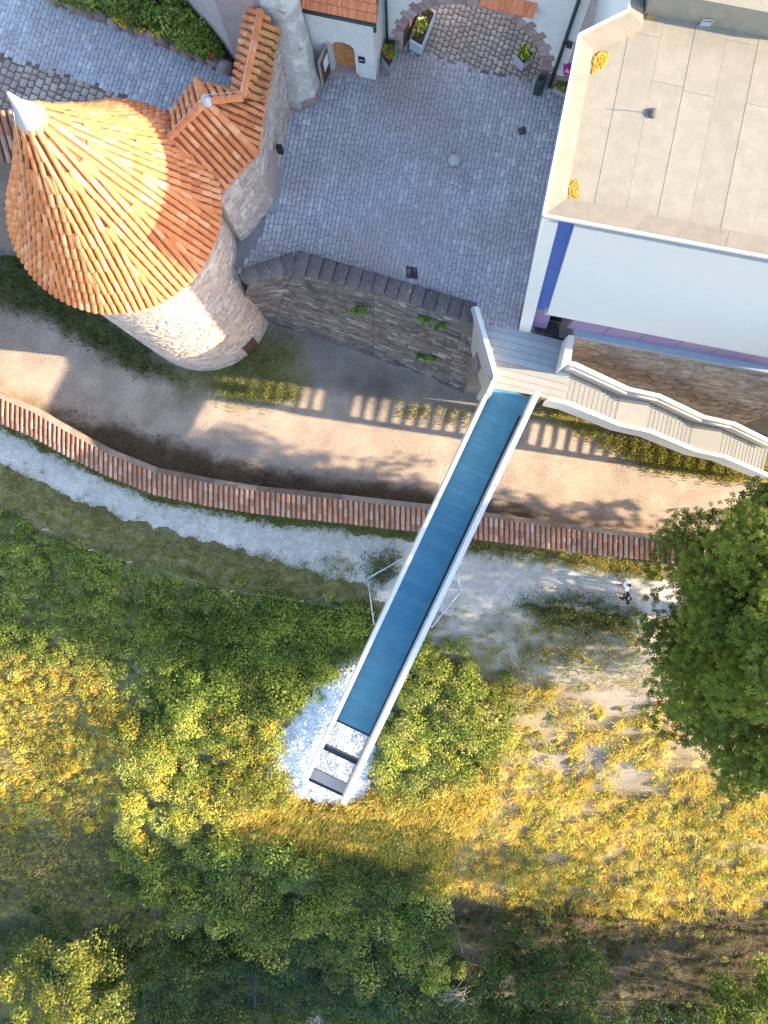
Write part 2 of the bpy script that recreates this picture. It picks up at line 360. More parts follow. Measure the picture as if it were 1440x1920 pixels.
def terr(x, y):
    x = np.asarray(x, float); y = np.asarray(y, float)
    yw = interp(x, WALLY); t = np.clip((yw - y + 0.25) / 0.5, 0, 1); z = ZP * t
    d = np.maximum(interp(x, SLOPEY) - y, 0)
    z = z - 0.38 * (np.sqrt(d * d + 1) - 1)
    z = z + np.where(y < yw, 1, 0.5) * (0.05 * vnoise(x, y, 2.2, 3) + 0.02 * vnoise(x, y, 0.6, 4)) + np.clip(d / 6, 0, 1) * 0.22 * vnoise(x, y, 3.5, 9)
    return z
def PT(px, py):
    """pixels -> points on the terrain"""
    px = np.atleast_1d(np.asarray(px, float)); py = np.atleast_1d(np.asarray(py, float)); z = np.zeros(px.shape)
    for _ in range(25):
        k = (H - z) / FPX; x = (px - NX) * k; y = (NY - py) * k; z = 0.5 * z + 0.5 * terr(x, y)
    k = (H - z) / FPX; x = (px - NX) * k; y = (NY - py) * k
    return np.stack([x, y, terr(x, y)], 1)
GRASS_G = (0.16, 0.145, 0.06); GRASS_D = (0.11, 0.105, 0.045); DIRT = (0.36, 0.285, 0.225); DIRT_G = (0.24, 0.21, 0.18)
GRAVEL = (0.46, 0.435, 0.39); BROWN = (0.105, 0.072, 0.048); DRY = (0.24, 0.185, 0.11); SCRUB = (0.14, 0.125, 0.06); CHALK = (0.27, 0.225, 0.185)
PAINT = [   # (polygon in px, colour, edge softness px, raggedness px)
    ([(-400, 380), (1900, 380), (1900, 1200), (-400, 1200)], DIRT, 5, 0),
    ([(-400, 380), (40, 420), (200, 590), (330, 690), (350, 725), (220, 690), (120, 620), (60, 588), (-400, 560)], GRASS_D, 14, 14),
    ([(330, 690), (480, 590), (620, 640), (760, 690), (900, 745), (910, 775), (700, 745), (570, 735), (560, 748), (440, 745), (345, 725)], DIRT_G, 14, 12),
    ([(330, 690), (460, 600), (560, 640), (560, 700), (575, 745), (440, 742), (345, 722)], GRASS_G, 42, 40),
    ([(345, 712), (560, 730), (560, 752), (440, 745)], GRASS_G, 8, 6),
    ([(730, 755), (890, 772), (900, 795), (740, 775)], DIRT_G, 8, 6),
    ([(640, 700), (720, 705), (745, 745), (700, 772), (660, 745)], (0.17, 0.14, 0.12), 14, 10),
    ([(1000, 690), (1440, 700), (1800, 760), (1800, 880), (1440, 880), (1215, 865), (1110, 800), (985, 770)], (0.13, 0.10, 0.065), 14, 10),
    ([(1165, 820), (1300, 850), (1440, 880), (1440, 900), (1330, 893), (1200, 868), (1150, 840)], GRASS_G, 6, 6),
    ([(980, 745), (1060, 755), (1120, 800), (1150, 830), (1050, 800), (975, 775)], GRASS_G, 8, 8),
    ([(60, 755), (140, 795), (230, 800), (330, 835), (430, 865), (560, 890), (700, 905), (830, 925), (950, 945), (1060, 975), (1060, 1000), (830, 970), (500, 940), (290, 900), (190, 870), (90, 800)], BROWN, 10, 10),
    ([(20, 735), (95, 765), (90, 785), (0, 745)], (0.26, 0.20, 0.13), 6, 6),
    ([(1000, 960), (1240, 985), (1300, 1010), (1100, 1000), (1000, 988)], (0.28, 0.20, 0.14), 8, 8),
    ([(-400, 640), (0, 800), (280, 925), (500, 962), (800, 998), (1240, 1052), (1900, 1140), (1900, 2400), (-600, 2400)], SCRUB, 4, 0),
    ([(-400, 640), (0, 795), (140, 862), (300, 935), (500, 972), (800, 1008), (800, 1020), (500, 985), (300, 950), (140, 880), (0, 812)], GRASS_G, 5, 4),
    ([(850, 1012), (1240, 1060), (1240, 1085), (1100, 1068), (850, 1030)], GRASS_G, 6, 6),
    ([(-400, 760), (0, 872), (120, 935), (300, 1008), (560, 1066), (700, 1105), (700, 1150), (440, 1110), (250, 1055), (90, 995), (0, 945), (-300, 870)], (0.26, 0.22, 0.11), 9, 8),
    ([(850, 1130), (1000, 1110), (1210, 1150), (1260, 1290), (1150, 1310), (1000, 1280), (880, 1210), (810, 1200)], (0.33, 0.31, 0.275), 22, 26),
    ([(960, 1125), (1080, 1110), (1210, 1160), (1180, 1185), (1030, 1175)], GRASS_D, 12, 14),
    ([(960, 1190), (1100, 1200), (1180, 1230), (1100, 1265), (1000, 1240)], (0.13, 0.115, 0.07), 20, 26),
    ([(940, 1290), (1500, 1260), (1500, 1720), (1150, 1725), (900, 1690), (840, 1640), (920, 1480)], DRY, 20, 20),
    ([(1090, 1285), (1250, 1280), (1270, 1340), (1160, 1350), (1090, 1310)], CHALK, 14, 18),
    ([(960, 1400), (1220, 1390), (1230, 1470), (1060, 1480), (950, 1440)], CHALK, 22, 34),
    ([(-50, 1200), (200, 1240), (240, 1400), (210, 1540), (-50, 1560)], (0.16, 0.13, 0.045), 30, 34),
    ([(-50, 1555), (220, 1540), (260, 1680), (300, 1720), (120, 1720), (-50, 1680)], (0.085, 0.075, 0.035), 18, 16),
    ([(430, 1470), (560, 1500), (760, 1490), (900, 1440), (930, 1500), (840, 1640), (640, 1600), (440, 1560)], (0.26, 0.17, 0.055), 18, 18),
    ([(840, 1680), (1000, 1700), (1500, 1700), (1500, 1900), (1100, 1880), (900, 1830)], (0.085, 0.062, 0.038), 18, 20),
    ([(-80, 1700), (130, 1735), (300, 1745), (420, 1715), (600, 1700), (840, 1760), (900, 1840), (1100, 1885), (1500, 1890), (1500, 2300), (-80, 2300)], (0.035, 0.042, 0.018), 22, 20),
    ([(540, 1895), (600, 1900), (640, 1945), (520, 1945)], (0.30, 0.24, 0.20), 8, 8),
]
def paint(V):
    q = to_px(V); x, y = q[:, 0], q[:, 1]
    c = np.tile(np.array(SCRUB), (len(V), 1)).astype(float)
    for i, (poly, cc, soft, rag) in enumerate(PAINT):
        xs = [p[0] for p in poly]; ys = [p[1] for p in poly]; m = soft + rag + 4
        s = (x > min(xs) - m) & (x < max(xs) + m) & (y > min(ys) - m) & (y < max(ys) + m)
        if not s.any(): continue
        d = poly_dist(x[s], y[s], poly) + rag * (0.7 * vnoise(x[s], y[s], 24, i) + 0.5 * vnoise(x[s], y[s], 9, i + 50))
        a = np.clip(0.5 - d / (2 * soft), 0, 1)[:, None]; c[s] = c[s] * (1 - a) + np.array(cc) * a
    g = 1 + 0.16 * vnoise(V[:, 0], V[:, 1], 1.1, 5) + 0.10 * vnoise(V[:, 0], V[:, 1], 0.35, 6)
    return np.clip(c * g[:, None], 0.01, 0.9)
def grid(xs, ys, zf):
    X, Y = np.meshgrid(xs, ys); V = np.stack([X.ravel(), Y.ravel(), zf(X.ravel(), Y.ravel())], 1); nx = len(xs)
    i = np.arange((len(xs) - 1) * (len(ys) - 1)); r, c = i // (nx - 1), i % (nx - 1); a = r * nx + c
    return V, np.stack([a, a + 1, a + nx + 1, a + nx], 1)
xs = np.concatenate([[-260, -140, -70, -40], np.arange(-30, 30.01, 0.2), [40, 70, 140, 260]])
ys = np.concatenate([[-260, -160, -90, -60], np.arange(-46, 17.01, 0.2), [30, 60, 120, 260]])
V, F = grid(xs, ys, terr)
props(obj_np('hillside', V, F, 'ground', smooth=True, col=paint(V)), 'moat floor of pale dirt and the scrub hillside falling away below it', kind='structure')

# gravel path below the tile-capped wall: a ragged sheet lying on the slope's shoulder
PATH = [(-60, 762), (0, 803), (140, 873), (300, 942), (500, 978), (700, 1004), (860, 1026), (1000, 1044), (1240, 1084), (1300, 1100), (1300, 1150), (1200, 1164), (1080, 1138), (960, 1134), (880, 1165), (840, 1150), (760, 1135), (700, 1128), (680, 1098), (640, 1092), (570, 1068), (500, 1052), (420, 1022), (300, 992), (190, 955), (110, 915), (0, 872), (-60, 850)]
V, F = grid(np.arange(-27, 18, 0.08), np.arange(-7.5, 7, 0.08), lambda x, y: terr(x, y) + 0.014)
q = to_px(V[F].mean(1)); cx, cy = V[F].mean(1)[:, 0], V[F].mean(1)[:, 1]
d = poly_dist(q[:, 0], q[:, 1], PATH) + 7 * vnoise(cx, cy, 0.9, 21) + 4 * vnoise(cx, cy, 0.35, 22)
F = F[d < 0]; used, inv = np.unique(F, return_inverse=True)
PV_ = V[used]; cc = np.array(GRAVEL)[None] * (1 + 0.10 * vnoise(PV_[:, 0], PV_[:, 1], 1.6, 31) + 0.14 * vnoise(PV_[:, 0], PV_[:, 1], 0.25, 32))[:, None]
props(obj_np('gravel_path', PV_, inv.reshape(F.shape), 'ground', smooth=True, col=cc), 'pale grey gravel path between tile-capped wall and hillside', kind='structure')

# ------------------------------------------------------------------ courtyard plateau and cobbles
C = 8.1
rimpx = [(452, 512), (560, 486), (886, 584), (905, 607)]
rim = [P(a, b, C) for a, b in rimpx]
plate = [(-90, 15.6), (-15, 15.6), (-10.5, 13.2), (-7.6, 11.2)] + [(p.x, p.y) for p in rim] + [(P(975, 619, C).x, P(975, 619, C).y), (7.5, 8.0), (16.4, 6.5), (70, -3.5), (70, 90), (-90, 90)]
courtyard = props(slab('courtyard', plate, -1.0, C - 0.035, 'joint'), 'raised cobbled castle courtyard', kind='structure')
def cobbles(poly_px, z, ang, w, l, gap, jit, mt_, hgt=0.045, wob=0.05):
    poly = [P(a, b, z) for a, b in poly_px]; pl = [(p.x, p.y) for p in poly]
    ca, sa_ = math.cos(ang), math.sin(ang); U = [(x * ca + y * sa_, -x * sa_ + y * ca) for x, y in pl]
    u0, u1 = min(u for u, v in U), max(u for u, v in U); v0, v1 = min(v for u, v in U), max(v for u, v in U)
    out = []; u = u0
    while u < u1:
        ww = w * random.uniform(0.88, 1.12); v = v0 - random.random() * l
        while v < v1:
            ll = l * random.uniform(1 - jit, 1 + jit)
            uc, vc = u + ww / 2 + wob * 0.3 * math.sin(v * 0.7), v + ll / 2; x, y = uc * ca - vc * sa_, uc * sa_ + vc * ca
            if in_poly(np.array([x]), np.array([y]), pl)[0]:
                a2 = ang + random.gauss(0, wob); c2, s2 = math.cos(a2), math.sin(a2); tx, ty = random.gauss(0, 0.02), random.gauss(0, 0.02)
                X = np.array([c2, s2, tx]); Y = np.array([-s2, c2, ty]); Z = np.array([-tx * c2 + ty * s2, -tx * s2 - ty * c2, 1.0])
                out.append(mat4(X * (ww - gap) / 2, Y * (ll - gap) / 2, Z * hgt, (x, y, z - hgt + random.gauss(0, 0.004))))
            v += ll
        u += ww
    return out
COURT = [(440, 520), (556, 478), (888, 574), (903, 604), (972, 617), (1020, 420), (1075, 210), (1080, 150), (1020, 152), (980, 146), (905, 136), (860, 118), (760, 92), (735, 80), (700, 140), (600, 120), (500, 110), (500, 240), (500, 420)]
cs = cobbles(COURT, C, math.radians(-11), 0.19, 0.32, 0.014, 0.35, 'cobble', 0.03)
cen = P(760, 430, C); od = np.argsort([np.hypot(m[0, 3] - cen.x, m[1, 3] - cen.y) for m in cs])
pieces('cobble', courtyard, U_STONE, cs, 'cobble', 300, od, stuff_name='cobbles')
ARCHF = [(738, 78), (760, 92), (860, 118), (905, 136), (980, 146), (1030, 152), (1010, -80), (760, -80)]
passage = props(slab('gate_passage_floor', [(P(a, b, C).x, P(a, b, C).y) for a, b in ARCHF], C - 0.05, C - 0.03, 'joint_w'), 'brown cobbled floor of the gate passage', kind='structure')
cs = cobbles(ARCHF, C, math.radians(-20), 0.24, 0.26, 0.04, 0.25, 'cobble_w', 0.05, 0.16)
pieces('passage_cobble', passage, U_STONE, cs, 'cobble_w', 300, stuff_name='passage_cobbles')
ST1 = [(-60, -30), (70, -30), (110, 10), (210, 42), (300, 82), (440, 138), (450, 200), (300, 215), (230, 178), (120, 140), (60, 122), (-60, 90)]
street = props(slab('street', [(P(a, b, C).x, P(a, b, C).y) for a, b in [(-90, -60), (460, -60), (470, 210), (300, 300), (-90, 300)]], C - 0.06, C - 0.028, 'joint_w'), 'blue-grey cobbled street behind the round tower', kind='structure')
cs = cobbles(ST1, C, math.radians(-18), 0.20, 0.32, 0.014, 0.35, 'cobble', 0.03)
pieces('street_cobble', street, U_STONE, cs, 'cobble', 300, stuff_name='street_cobbles')
ST2 = [(-60, 92), (60, 124), (120, 142), (230, 180), (300, 217), (320, 260), (-60, 260)]
cs = cobbles(ST2, C, math.radians(-22), 0.34, 0.33, 0.055, 0.25, 'cobble_w', 0.05, 0.14)
ST3 = [(40, -20), (76, -20), (115, 6), (215, 36), (305, 76), (440, 132), (438, 142), (300, 88), (210, 50), (105, 16)]
cs += cobbles(ST3, C, math.radians(-22), 0.27, 0.27, 0.05, 0.3, 'cobble_w', 0.06, 0.2)
pieces('field_cobble', street, U_STONE, cs, 'cobble_w', 300, stuff_name='field_cobbles')

# ------------------------------------------------------------------ round tower
TX, TY = -11.22, 12.04
EAVE, APEX, RB, RE = 12.43, 19.4, 3.72, 4.08
tower = thing('round_tower', (TX, TY, 0), 'round stone tower with a conical orange tile roof and metal tip', 'tower')
lathe('wall', [(RB + 0.12, -0.5), (RB + 0.04, 1.2), (RB - 0.02, 6), (RB - 0.06, EAVE + 0.3)], (TX, TY), 'mortar_t', tower, 72)
def tsurf(u, v):
    t = -math.pi * 0.80 + u * math.pi * 1.35; z = v * (EAVE - 0.1); r = RB + 0.04 - 0.10 * v
    return (TX + r * math.cos(t), TY + r * math.sin(t), z)
ms = courses(tsurf, RB * math.pi * 1.35, EAVE - 0.1, 0.24, 0.50, 0.05, 0.3, 0.03)
pieces('stone', tower, U_STONE, ms, 'stone_t', 300, stuff_name='stones')
def rprof(r): 
    q = 1 - r / RE; return EAVE + (APEX - EAVE) * (0.86 * q + 0.14 * q * q)
roof = lathe('roof', [(RE - 0.12, EAVE - 0.22), (RE + 0.02, EAVE - 0.10)] + [(RE * k / 14, rprof(RE * k / 14) - 0.05) for k in range(14, 0, -1)], (TX, TY), 'tile_bed', tower, 90)
NSEC = 12; ms = []
for s in range(NSEC):
    tc = 2 * math.pi * (s + 0.35) / NSEC; half = math.pi / NSEC; pitch = 2 * half * RE / 8
    for j in range(8):
        u = (j - 3.5) * pitch
        r0 = max(0.36, abs(u) / half * 0.84); r = RE + 0.03
        L = 0.50
        while r > r0 + 0.08:
            r1 = r - 0.27; rm = (r + r1) / 2
            th = tc + u / rm * 1.0
            th0, th1 = tc + u / max(r1, 0.2), tc + u / r
            a = np.array([TX + r1 * math.cos(th0), TY + r1 * math.sin(th0), rprof(max(r1, 0)) + 0.005]); b = np.array([TX + r * math.cos(th1), TY + r * math.sin(th1), rprof(r) + 0.035])
            y = b - a; ln = np.linalg.norm(y); y /= ln; x = np.array([-math.sin(th), math.cos(th), 0]); x -= y * x.dot(y); x /= np.linalg.norm(x); n = np.cross(x, y)
            if n[2] < 0: n = -n; x = -x
            wd = 0.114 * random.uniform(0.93, 1.07) * (1 if r > 1.3 else 0.8)
            ms.append(mat4(x * wd, y * (ln / 2 + 0.03), n * wd * 0.95, (a + b) / 2 + np.array([random.gauss(0, 0.006), random.gauss(0, 0.006), 0])))
            r = r1
od = np.argsort([-(m[0, 3] * 0.6 - m[1, 3]) - 0.0 * m[2, 3] for m in ms])
px = to_px(np.array(ms)[:, :3, 3]); ndir = np.array(ms)[:, :3, 2]; fac = (ndir * (CAM - np.array(ms)[:, :3, 3])).sum(1)
od = np.argsort(-fac / np.linalg.norm(ndir, axis=1))
pieces('roof_tile', tower, U_TILE, ms, 'tile', 300, od, True, 'roof_tiles')
lathe('metal_tip', [(0.50, rprof(0.50) + 0.06), (0.40, rprof(0.38) + 0.12), (0.20, rprof(0.16) + 0.12), (0.03, APEX + 0.5)], (TX, TY), 'metal_cap', tower, 28)
tube('lightning_rod_wire', [(TX + (r + .06) * math.cos(-2.45), TY + (r + .06) * math.sin(-2.45), rprof(r) + 0.16) for r in np.linspace(0.2, RE, 12)], 0.009, 'galv', tower, 5)
# small dark door at the foot
dp = [(TX + (RB + 0.13) * math.cos(t), TY + (RB + 0.13) * math.sin(t)) for t in (-0.86, -0.66)]
solid('foot_door', [(dp[0][0], dp[0][1], 0), (dp[1][0], dp[1][1], 0), (dp[1][0] * .985 - .1, dp[1][1] + .1, 0), (dp[0][0] - .1, dp[0][1] + .1, 0)],
      [(dp[0][0], dp[0][1], 1.5), (dp[1][0], dp[1][1], 1.5), (dp[1][0] * .985 - .1, dp[1][1] + .1, 1.5), (dp[0][0] - .1, dp[0][1] + .1, 1.5)], 'wood_d', tower)

# ------------------------------------------------------------------ annex wing with tiled ridge roof
annex = thing('gate_wing', P(500, 350, C), 'narrow stone wing with a hipped orange tile roof joining tower to gatehouse', 'building')
ZE = 12.15
R0, R1, R2, R3 = P(314, 264, 13.9), P(388, 192, 14.2), P(455, 185, 14.05), P(489, 24, 13.3)
E0, E1, E2, E3 = P(405, 372, ZE), P(481, 287, ZE), P(496, 185, ZE), P(523, 56, ZE)
W1, W2, W3, W5 = P(318, 212, ZE), P(369, 152, ZE), P(436, 172, ZE), P(463, 18, ZE)
W0 = P(312, 240, 12.9)
facets = [((R0, R1, E1, E0), 'roof_slope'), ((R1, R2, E2, E1), 'roof_slope'), ((R2, R3, E3, E2), 'roof_slope'), ((R1, R0, W1, W2), 'roof_slope'), ((R2, R1, W2, W3), 'roof_slope'), ((R3, R2, W3, W5), 'roof_slope')]
def tile_facet(quad, parent, pitch, tl, wd, mt_, out, dirv=None):
    a, b, c, d = [np.array(p) for p in quad]
    down = ((c + d) / 2 - (a + b) / 2) if dirv is None else np.array(dirv, float)
    n = np.cross(c - a, d - b); n /= np.linalg.norm(n)
    if n[2] < 0: n = -n
    down = down - n * down.dot(n); down /= np.linalg.norm(down); x = np.cross(down, n); o = (a + b + c + d) / 4
    q2 = [((p - o).dot(x), (p - o).dot(down)) for p in (a, b, c, d)]
    u = min(q[0] for q in q2) + pitch * 0.4
    while u < max(q[0] for q in q2):
        vv = np.linspace(min(q[1] for q in q2), max(q[1] for q in q2), 200); m = in_poly(np.full(200, u), vv, q2)
        if m.any():
            v = vv[m].max() + 0.05; vt = vv[m].min()
            while v > vt + 0.06:
                l = min(tl, v - vt); vm = v - l / 2
                tilt = down + n * (-0.04); tilt /= np.linalg.norm(tilt); nn = np.cross(x, tilt); nn = nn if nn.dot(n) > 0 else -nn
                w = wd * random.uniform(0.93, 1.08)
                out.append(mat4(x * w, tilt * (l / 2 + 0.03), nn * w * 0.95, o + x * (u + random.gauss(0, 0.008)) + down * vm + n * 0.03))
                v -= l
        u += pitch
ms = []; my = []
for i, (qd, nm) in enumerate(facets):
    dirs = [None, (E1 - R1 + (E2 - R2) * 1.2), None, None, None, None][i]
    for tri in ((qd[0], qd[1], qd[2]), (qd[0], qd[2], qd[3])): solid(nm, [p - Vector((0, 0, 0.16)) for p in tri], [p - Vector((0, 0, 0.03)) for p in tri], 'tile_bed', annex)
    if dirs is None: dirs = (qd[2] + qd[3]) / 2 - (qd[0] + qd[1]) / 2
    for tri in ((qd[0], qd[1], qd[2], qd[2] + Vector((0, .001, 0))), (qd[0], qd[2], qd[3], qd[3] + Vector((0, .001, 0)))):
        tile_facet(tri, annex, 0.275, 0.44, 0.105, 'tile', my if i in (2,) else ms, dirs)
pieces('roof_tile', annex, U_TILE, ms, 'tile', 240, None, True, 'roof_tiles')
pieces('lichen_tile', annex, U_TILE, my, 'tile_yel', 60, None, True, 'lichen_tiles')
rt = []
for a, b in ((R0, R1), (R1, R2), (R2, R3), (R1, W2), (R1, E1)):
    n_ = max(2, int((b - a).length / 0.45))
    for k in range(n_):
        p = np.array(a.lerp(b, (k + 0.5) / n_)); y = np.array((b - a).normalized()); x = np.cross(y, [0, 0, 1]); x /= np.linalg.norm(x); z = np.cross(x, y)
        rt.append(mat4(x * 0.15, y * ((b - a).length / n_ / 2 + 0.02), z * 0.13, p + np.array([0, 0, 0.06])))
pieces('ridge_tile', annex, U_TILE, rt, 'tile', 300, None, True)
lathe('ridge_cap', [(0.22, R1.z + 0.05), (0.15, R1.z + 0.18), (0.02, R1.z + 0.26)], (R1.x, R1.y), 'metal_cap', annex, 12)
tube('lightning_rod_wire', [R0 + Vector((0, 0, .26)), R1 + Vector((0, .12, .26)), R2 + Vector((0, .1, .26)), R3 + Vector((-.05, 0, .26))], 0.009, 'galv', annex, 5)
# walls under the wing
wb = [P(452, 452, C), P(470, 438, C), P(511, 384, C), P(528, 290, C), P(524, 200, C)]
wt = [P(414, 378, ZE), P(427, 362, ZE), P(474, 290, ZE), P(490, 186, ZE), P(514, 70, ZE)]
wt[4] = P(516, 66, ZE); wb[4] = P(548, 185, C)
ms = []
for i in range(4):
    a, b, c, d = wb[i], wb[i + 1], wt[i + 1], wt[i]
    inn = Vector((-0.5, 0.35, 0))
    solid('wall', [a, b, b + inn, a + inn], [d, c, c + inn, d + inn], 'mortar_t', annex)
    f = lambda u, v, a=a, b=b, c=c, d=d: tuple(a.lerp(b, u).lerp(d.lerp(c, u), v))
    ms += courses(f, ((b - a).length + (c - d).length) / 2, (d - a).length, 0.25, 0.5, 0.05, 0.3, 0.03)
pieces('stone', annex, U_STONE, ms, 'stone_t', 300, stuff_name='stones')
da, db = P(520, 372, C), P(526, 330, C)
for (p0, p1, h, nm, mt_) in ((P(515, 378, C), P(524, 322, C), 1.9, 'doorway', 'sandstone'), (P(530, 290, C + 1.2), P(531, 282, C + 1.2), 0.5, 'window', 'black')):
    t = (p1 - p0); out_ = Vector((t.y, -t.x, 0)).normalized() * 0.10
    solid(nm, [p0 - out_ * 2, p1 - out_ * 2, p1 + out_ * .4, p0 + out_ * .4], [q + Vector((-.02, 0, h)) for q in (p0 - out_ * 2, p1 - out_ * 2, p1 + out_ * .4, p0 + out_ * .4)], mt_, annex)
slab('doorstep', [(p.x, p.y) for p in (P(503, 398, C), P(527, 318, C), P(534, 322, C), P(518, 400, C))], C - 0.03, C + 0.14, 'concrete', annex)

# ------------------------------------------------------------------ curtain wall left of the tower
cw = thing('curtain_wall', (-19, 15.2, 0), 'stretch of dark tile-capped curtain wall running off left behind the tower', 'wall')
solid('wall', [(-40, 14.95, 0), (-14.2, 14.6, 0), (-14.2, 15.6, 0), (-40, 15.9, 0)], [(-40, 15.25, 11.2), (-14.2, 14.9, 11.2), (-14.2, 15.5, 11.2), (-40, 15.8, 11.2)], 'mortar_r', cw)
f = lambda u, v: (-24 + u * 9.8, 14.83 - 0.13 * u + 0.3 * v, 11.1 * v)
pieces('stone', cw, U_STONE, courses(f, 9.8, 11.1, 0.34, 0.7, 0.05, 0.3, 0.03), 'stone_r', 300, stuff_name='stones')
qd = (Vector((-24, 15.95, 12.4)), Vector((-14.0, 15.75, 12.4)), Vector((-14.0, 14.35, 11.35)), Vector((-24, 14.55, 11.35)))
solid('roof_slope', [p - Vector((0, 0, .15)) for p in qd], [p - Vector((0, 0, .03)) for p in qd], 'tile_bed', cw)
ms = []; tile_facet(qd, cw, 0.29, 0.5, 0.105, 'tile_old', ms); pieces('roof_tile', cw, U_TILE, ms, 'tile_old', 200, None, True)

# ------------------------------------------------------------------ retaining wall between courtyard and moat
rw = thing('retaining_wall', P(700, 660, 0), 'battered dark stone retaining wall with lichen-spotted coping below the courtyard', 'wall')
ZT = C + 0.55
bo = [P(440, 590, 0), P(512, 606, 0), P(700, 668, 0), P(906, 748, 0)]
to = [P(470, 528, ZT), P(548, 510, ZT), P(700, 545, ZT), P(889, 605, ZT)]
ti = [P(450, 510, ZT), P(560, 474, ZT), P(704, 516, ZT), P(889, 572, ZT)]
ms = []
for i in range(3):
    a, b, c, d = bo[i], bo[i + 1], to[i + 1], to[i]; nb = Vector((0.25, 0.9, 0)) * 1.3
    solid('wall', [a + Vector((0, 0, -.4)), b + Vector((0, 0, -.4)), b + nb, a + nb], [d, c, ti[i + 1] - Vector((0, 0.12, 0)), ti[i] - Vector((0, 0.12, 0))], 'mortar_r', rw)
    f = lambda u, v, a=a, b=b, c=c, d=d: tuple(a.lerp(b, u).lerp(d.lerp(c, u), v))
    ms += courses(f, ((b - a).length + (c - d).length) / 2, (d - a).length, 0.21, 0.58, 0.045, 0.35, 0.02)
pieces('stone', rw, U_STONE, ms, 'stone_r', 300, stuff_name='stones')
ms = []
for i, n_ in ((0, 4), (1, 6), (2, 8)):
    for k in range(n_):
        u0, u1 = k / n_, (k + 1) / n_; a = ti[i].lerp(ti[i + 1], (u0 + u1) / 2); b = to[i].lerp(to[i + 1], (u0 + u1) / 2)
        x = (ti[i + 1] - ti[i]).normalized(); y = (a - b); y = y - x * y.dot(x); L = (ti[i + 1] - ti[i]).length / n_
        c_ = (a + b) / 2; h = random.uniform(0.12, 0.15)
        ms.append(mat4(np.array(x) * (L / 2 - 0.004), np.array(y) * 0.58, np.array((random.gauss(0, .03) * .2, -0.03, 1)) * h, np.array(c_) + np.array([0, 0, 0.10])))
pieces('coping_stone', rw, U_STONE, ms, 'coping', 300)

# ------------------------------------------------------------------ tile-capped boundary wall
bw = thing('boundary_wall', P(600, 955, 0), 'long curving low wall with a cap of weathered brown tiles beside the moat path', 'wall')
n_ = len(CAPT)
A = []; B = []
for i in range(n_ - 1):
    a, b, c, d = CAPT[i], CAPT[i + 1], CAPB[i + 1], CAPB[i]; up = Vector((0, 0, 1))
    back = [(p - q).to_2d().normalized().to_3d() * 0.30 for p, q in ((a, d), (b, c))]
    sh = Vector((0, 0, -0.10))
    solid('cap_bed', [a + sh, b + sh, c + sh, d + sh], [a - up * .03, b - up * .03, c - up * .03, d - up * .03], 'tile_bed', bw)
    solid('mortar_ridge', [a + sh * 3, b + sh * 3, b + back[1] + sh * 4, a + back[0] + sh * 4], [a + up * .05, b + up * .05, b + back[1] - up * .22, a + back[0] - up * .22], 'stone_b', bw)
    ins = 0.15
    solid('wall', [(p.x, p.y, -1.4) for p in (d.lerp(a, .2), c.lerp(b, .2), b + back[1] * .6, a + back[0] * .6)], [(p.x, p.y, p.z - .15) for p in (d.lerp(a, .2), c.lerp(b, .2), b + back[1] * .6 - up * .25, a + back[0] * .6 - up * .25)], 'stone_b', bw)
# tiles follow the curve: sample by arc length
seg = [(CAPB[i + 1] - CAPB[i]).length for i in range(n_ - 1)]; cum = np.concatenate([[0], np.cumsum(seg)])
ms = []; s_ = 0.1
while s_ < cum[-1]:
    i = min(np.searchsorted(cum, s_) - 1, n_ - 2); i = max(i, 0); u = (s_ - cum[i]) / seg[i]
    a = CAPT[i].lerp(CAPT[i + 1], u); b = CAPB[i].lerp(CAPB[i + 1], u)
    q = to_px([b])[0]
    if -60 < q[0] < 1500:
        y = b - a; L = y.length; y = y.normalized(); x = (CAPB[i + 1] - CAPB[i]).normalized(); x = (x - y * x.dot(y)).normalized(); z = x.cross(y); z = -z if z.z < 0 else z
        for k in range(3):
            p = a.lerp(b, (k + 0.5) / 3) + z * (0.02 + 0.012 * (k % 2)); w = 0.098 * random.uniform(0.93, 1.07)
            tl = (y - z * 0.05).normalized(); zz = x.cross(tl); zz = -zz if zz.z < 0 else zz
            ms.append(mat4(np.array(x) * w, np.array(tl) * (L / 6 + 0.035), np.array(zz) * w * 0.9, np.array(p) + np.array([random.gauss(0, .006), 0, random.gauss(0, .004)])))
    s_ += 0.285
pieces('cap_tile', bw, U_TILE, ms, 'tile_old', 300, None, True, 'cap_tiles')

# ------------------------------------------------------------------ gatehouse
gate = thing('gatehouse', P(890, 120, C), 'pale plastered gatehouse with a round sandstone arch over the passage', 'building')
fa, fb = P(722, 85, C), P(1024, 156, C); fd = (fb - fa).normalized(); fn = Vector((fd.y, -fd.x, 0))   # fn points to the courtyard
if fn.y > 0: fn = -fn
def wall_poly(name, pts2, org, d, back, mt_, parent):
    """pts2: (s, z) outline of a wall face; extruded along `back`"""
    A = [org + d * s + Vector((0, 0, z)) for s, z in pts2]; return solid(name, A, [p + back for p in A], mt_, parent)
sL = (P(753, 94, C) - fa).dot(fd); sR = (P(1011, 152, C) - fa).dot(fd); sc_, rad = (sL + sR) / 2, (sR - sL) / 2; spr = 0.55
arch = [(sc_ - rad * math.cos(t), spr + rad * math.sin(t)) for t in np.linspace(0, math.pi, 29)]
outl = [(-0.2, -0.1), (sL, -0.1)] + arch + [(sR, -0.1), (8.05, -0.1), (8.05, 9), (-0.2, 9)]
wall_poly('arch_wall', outl, fa, fd, -fn * 1.3, 'plaster', gate)
wall_poly('side_wall', [(8.05, -0.1), (16, -0.1), (16, 9), (8.05, 9)], fa - fn * 0.05, fd, -fn * 1.0, 'plaster_t', gate)
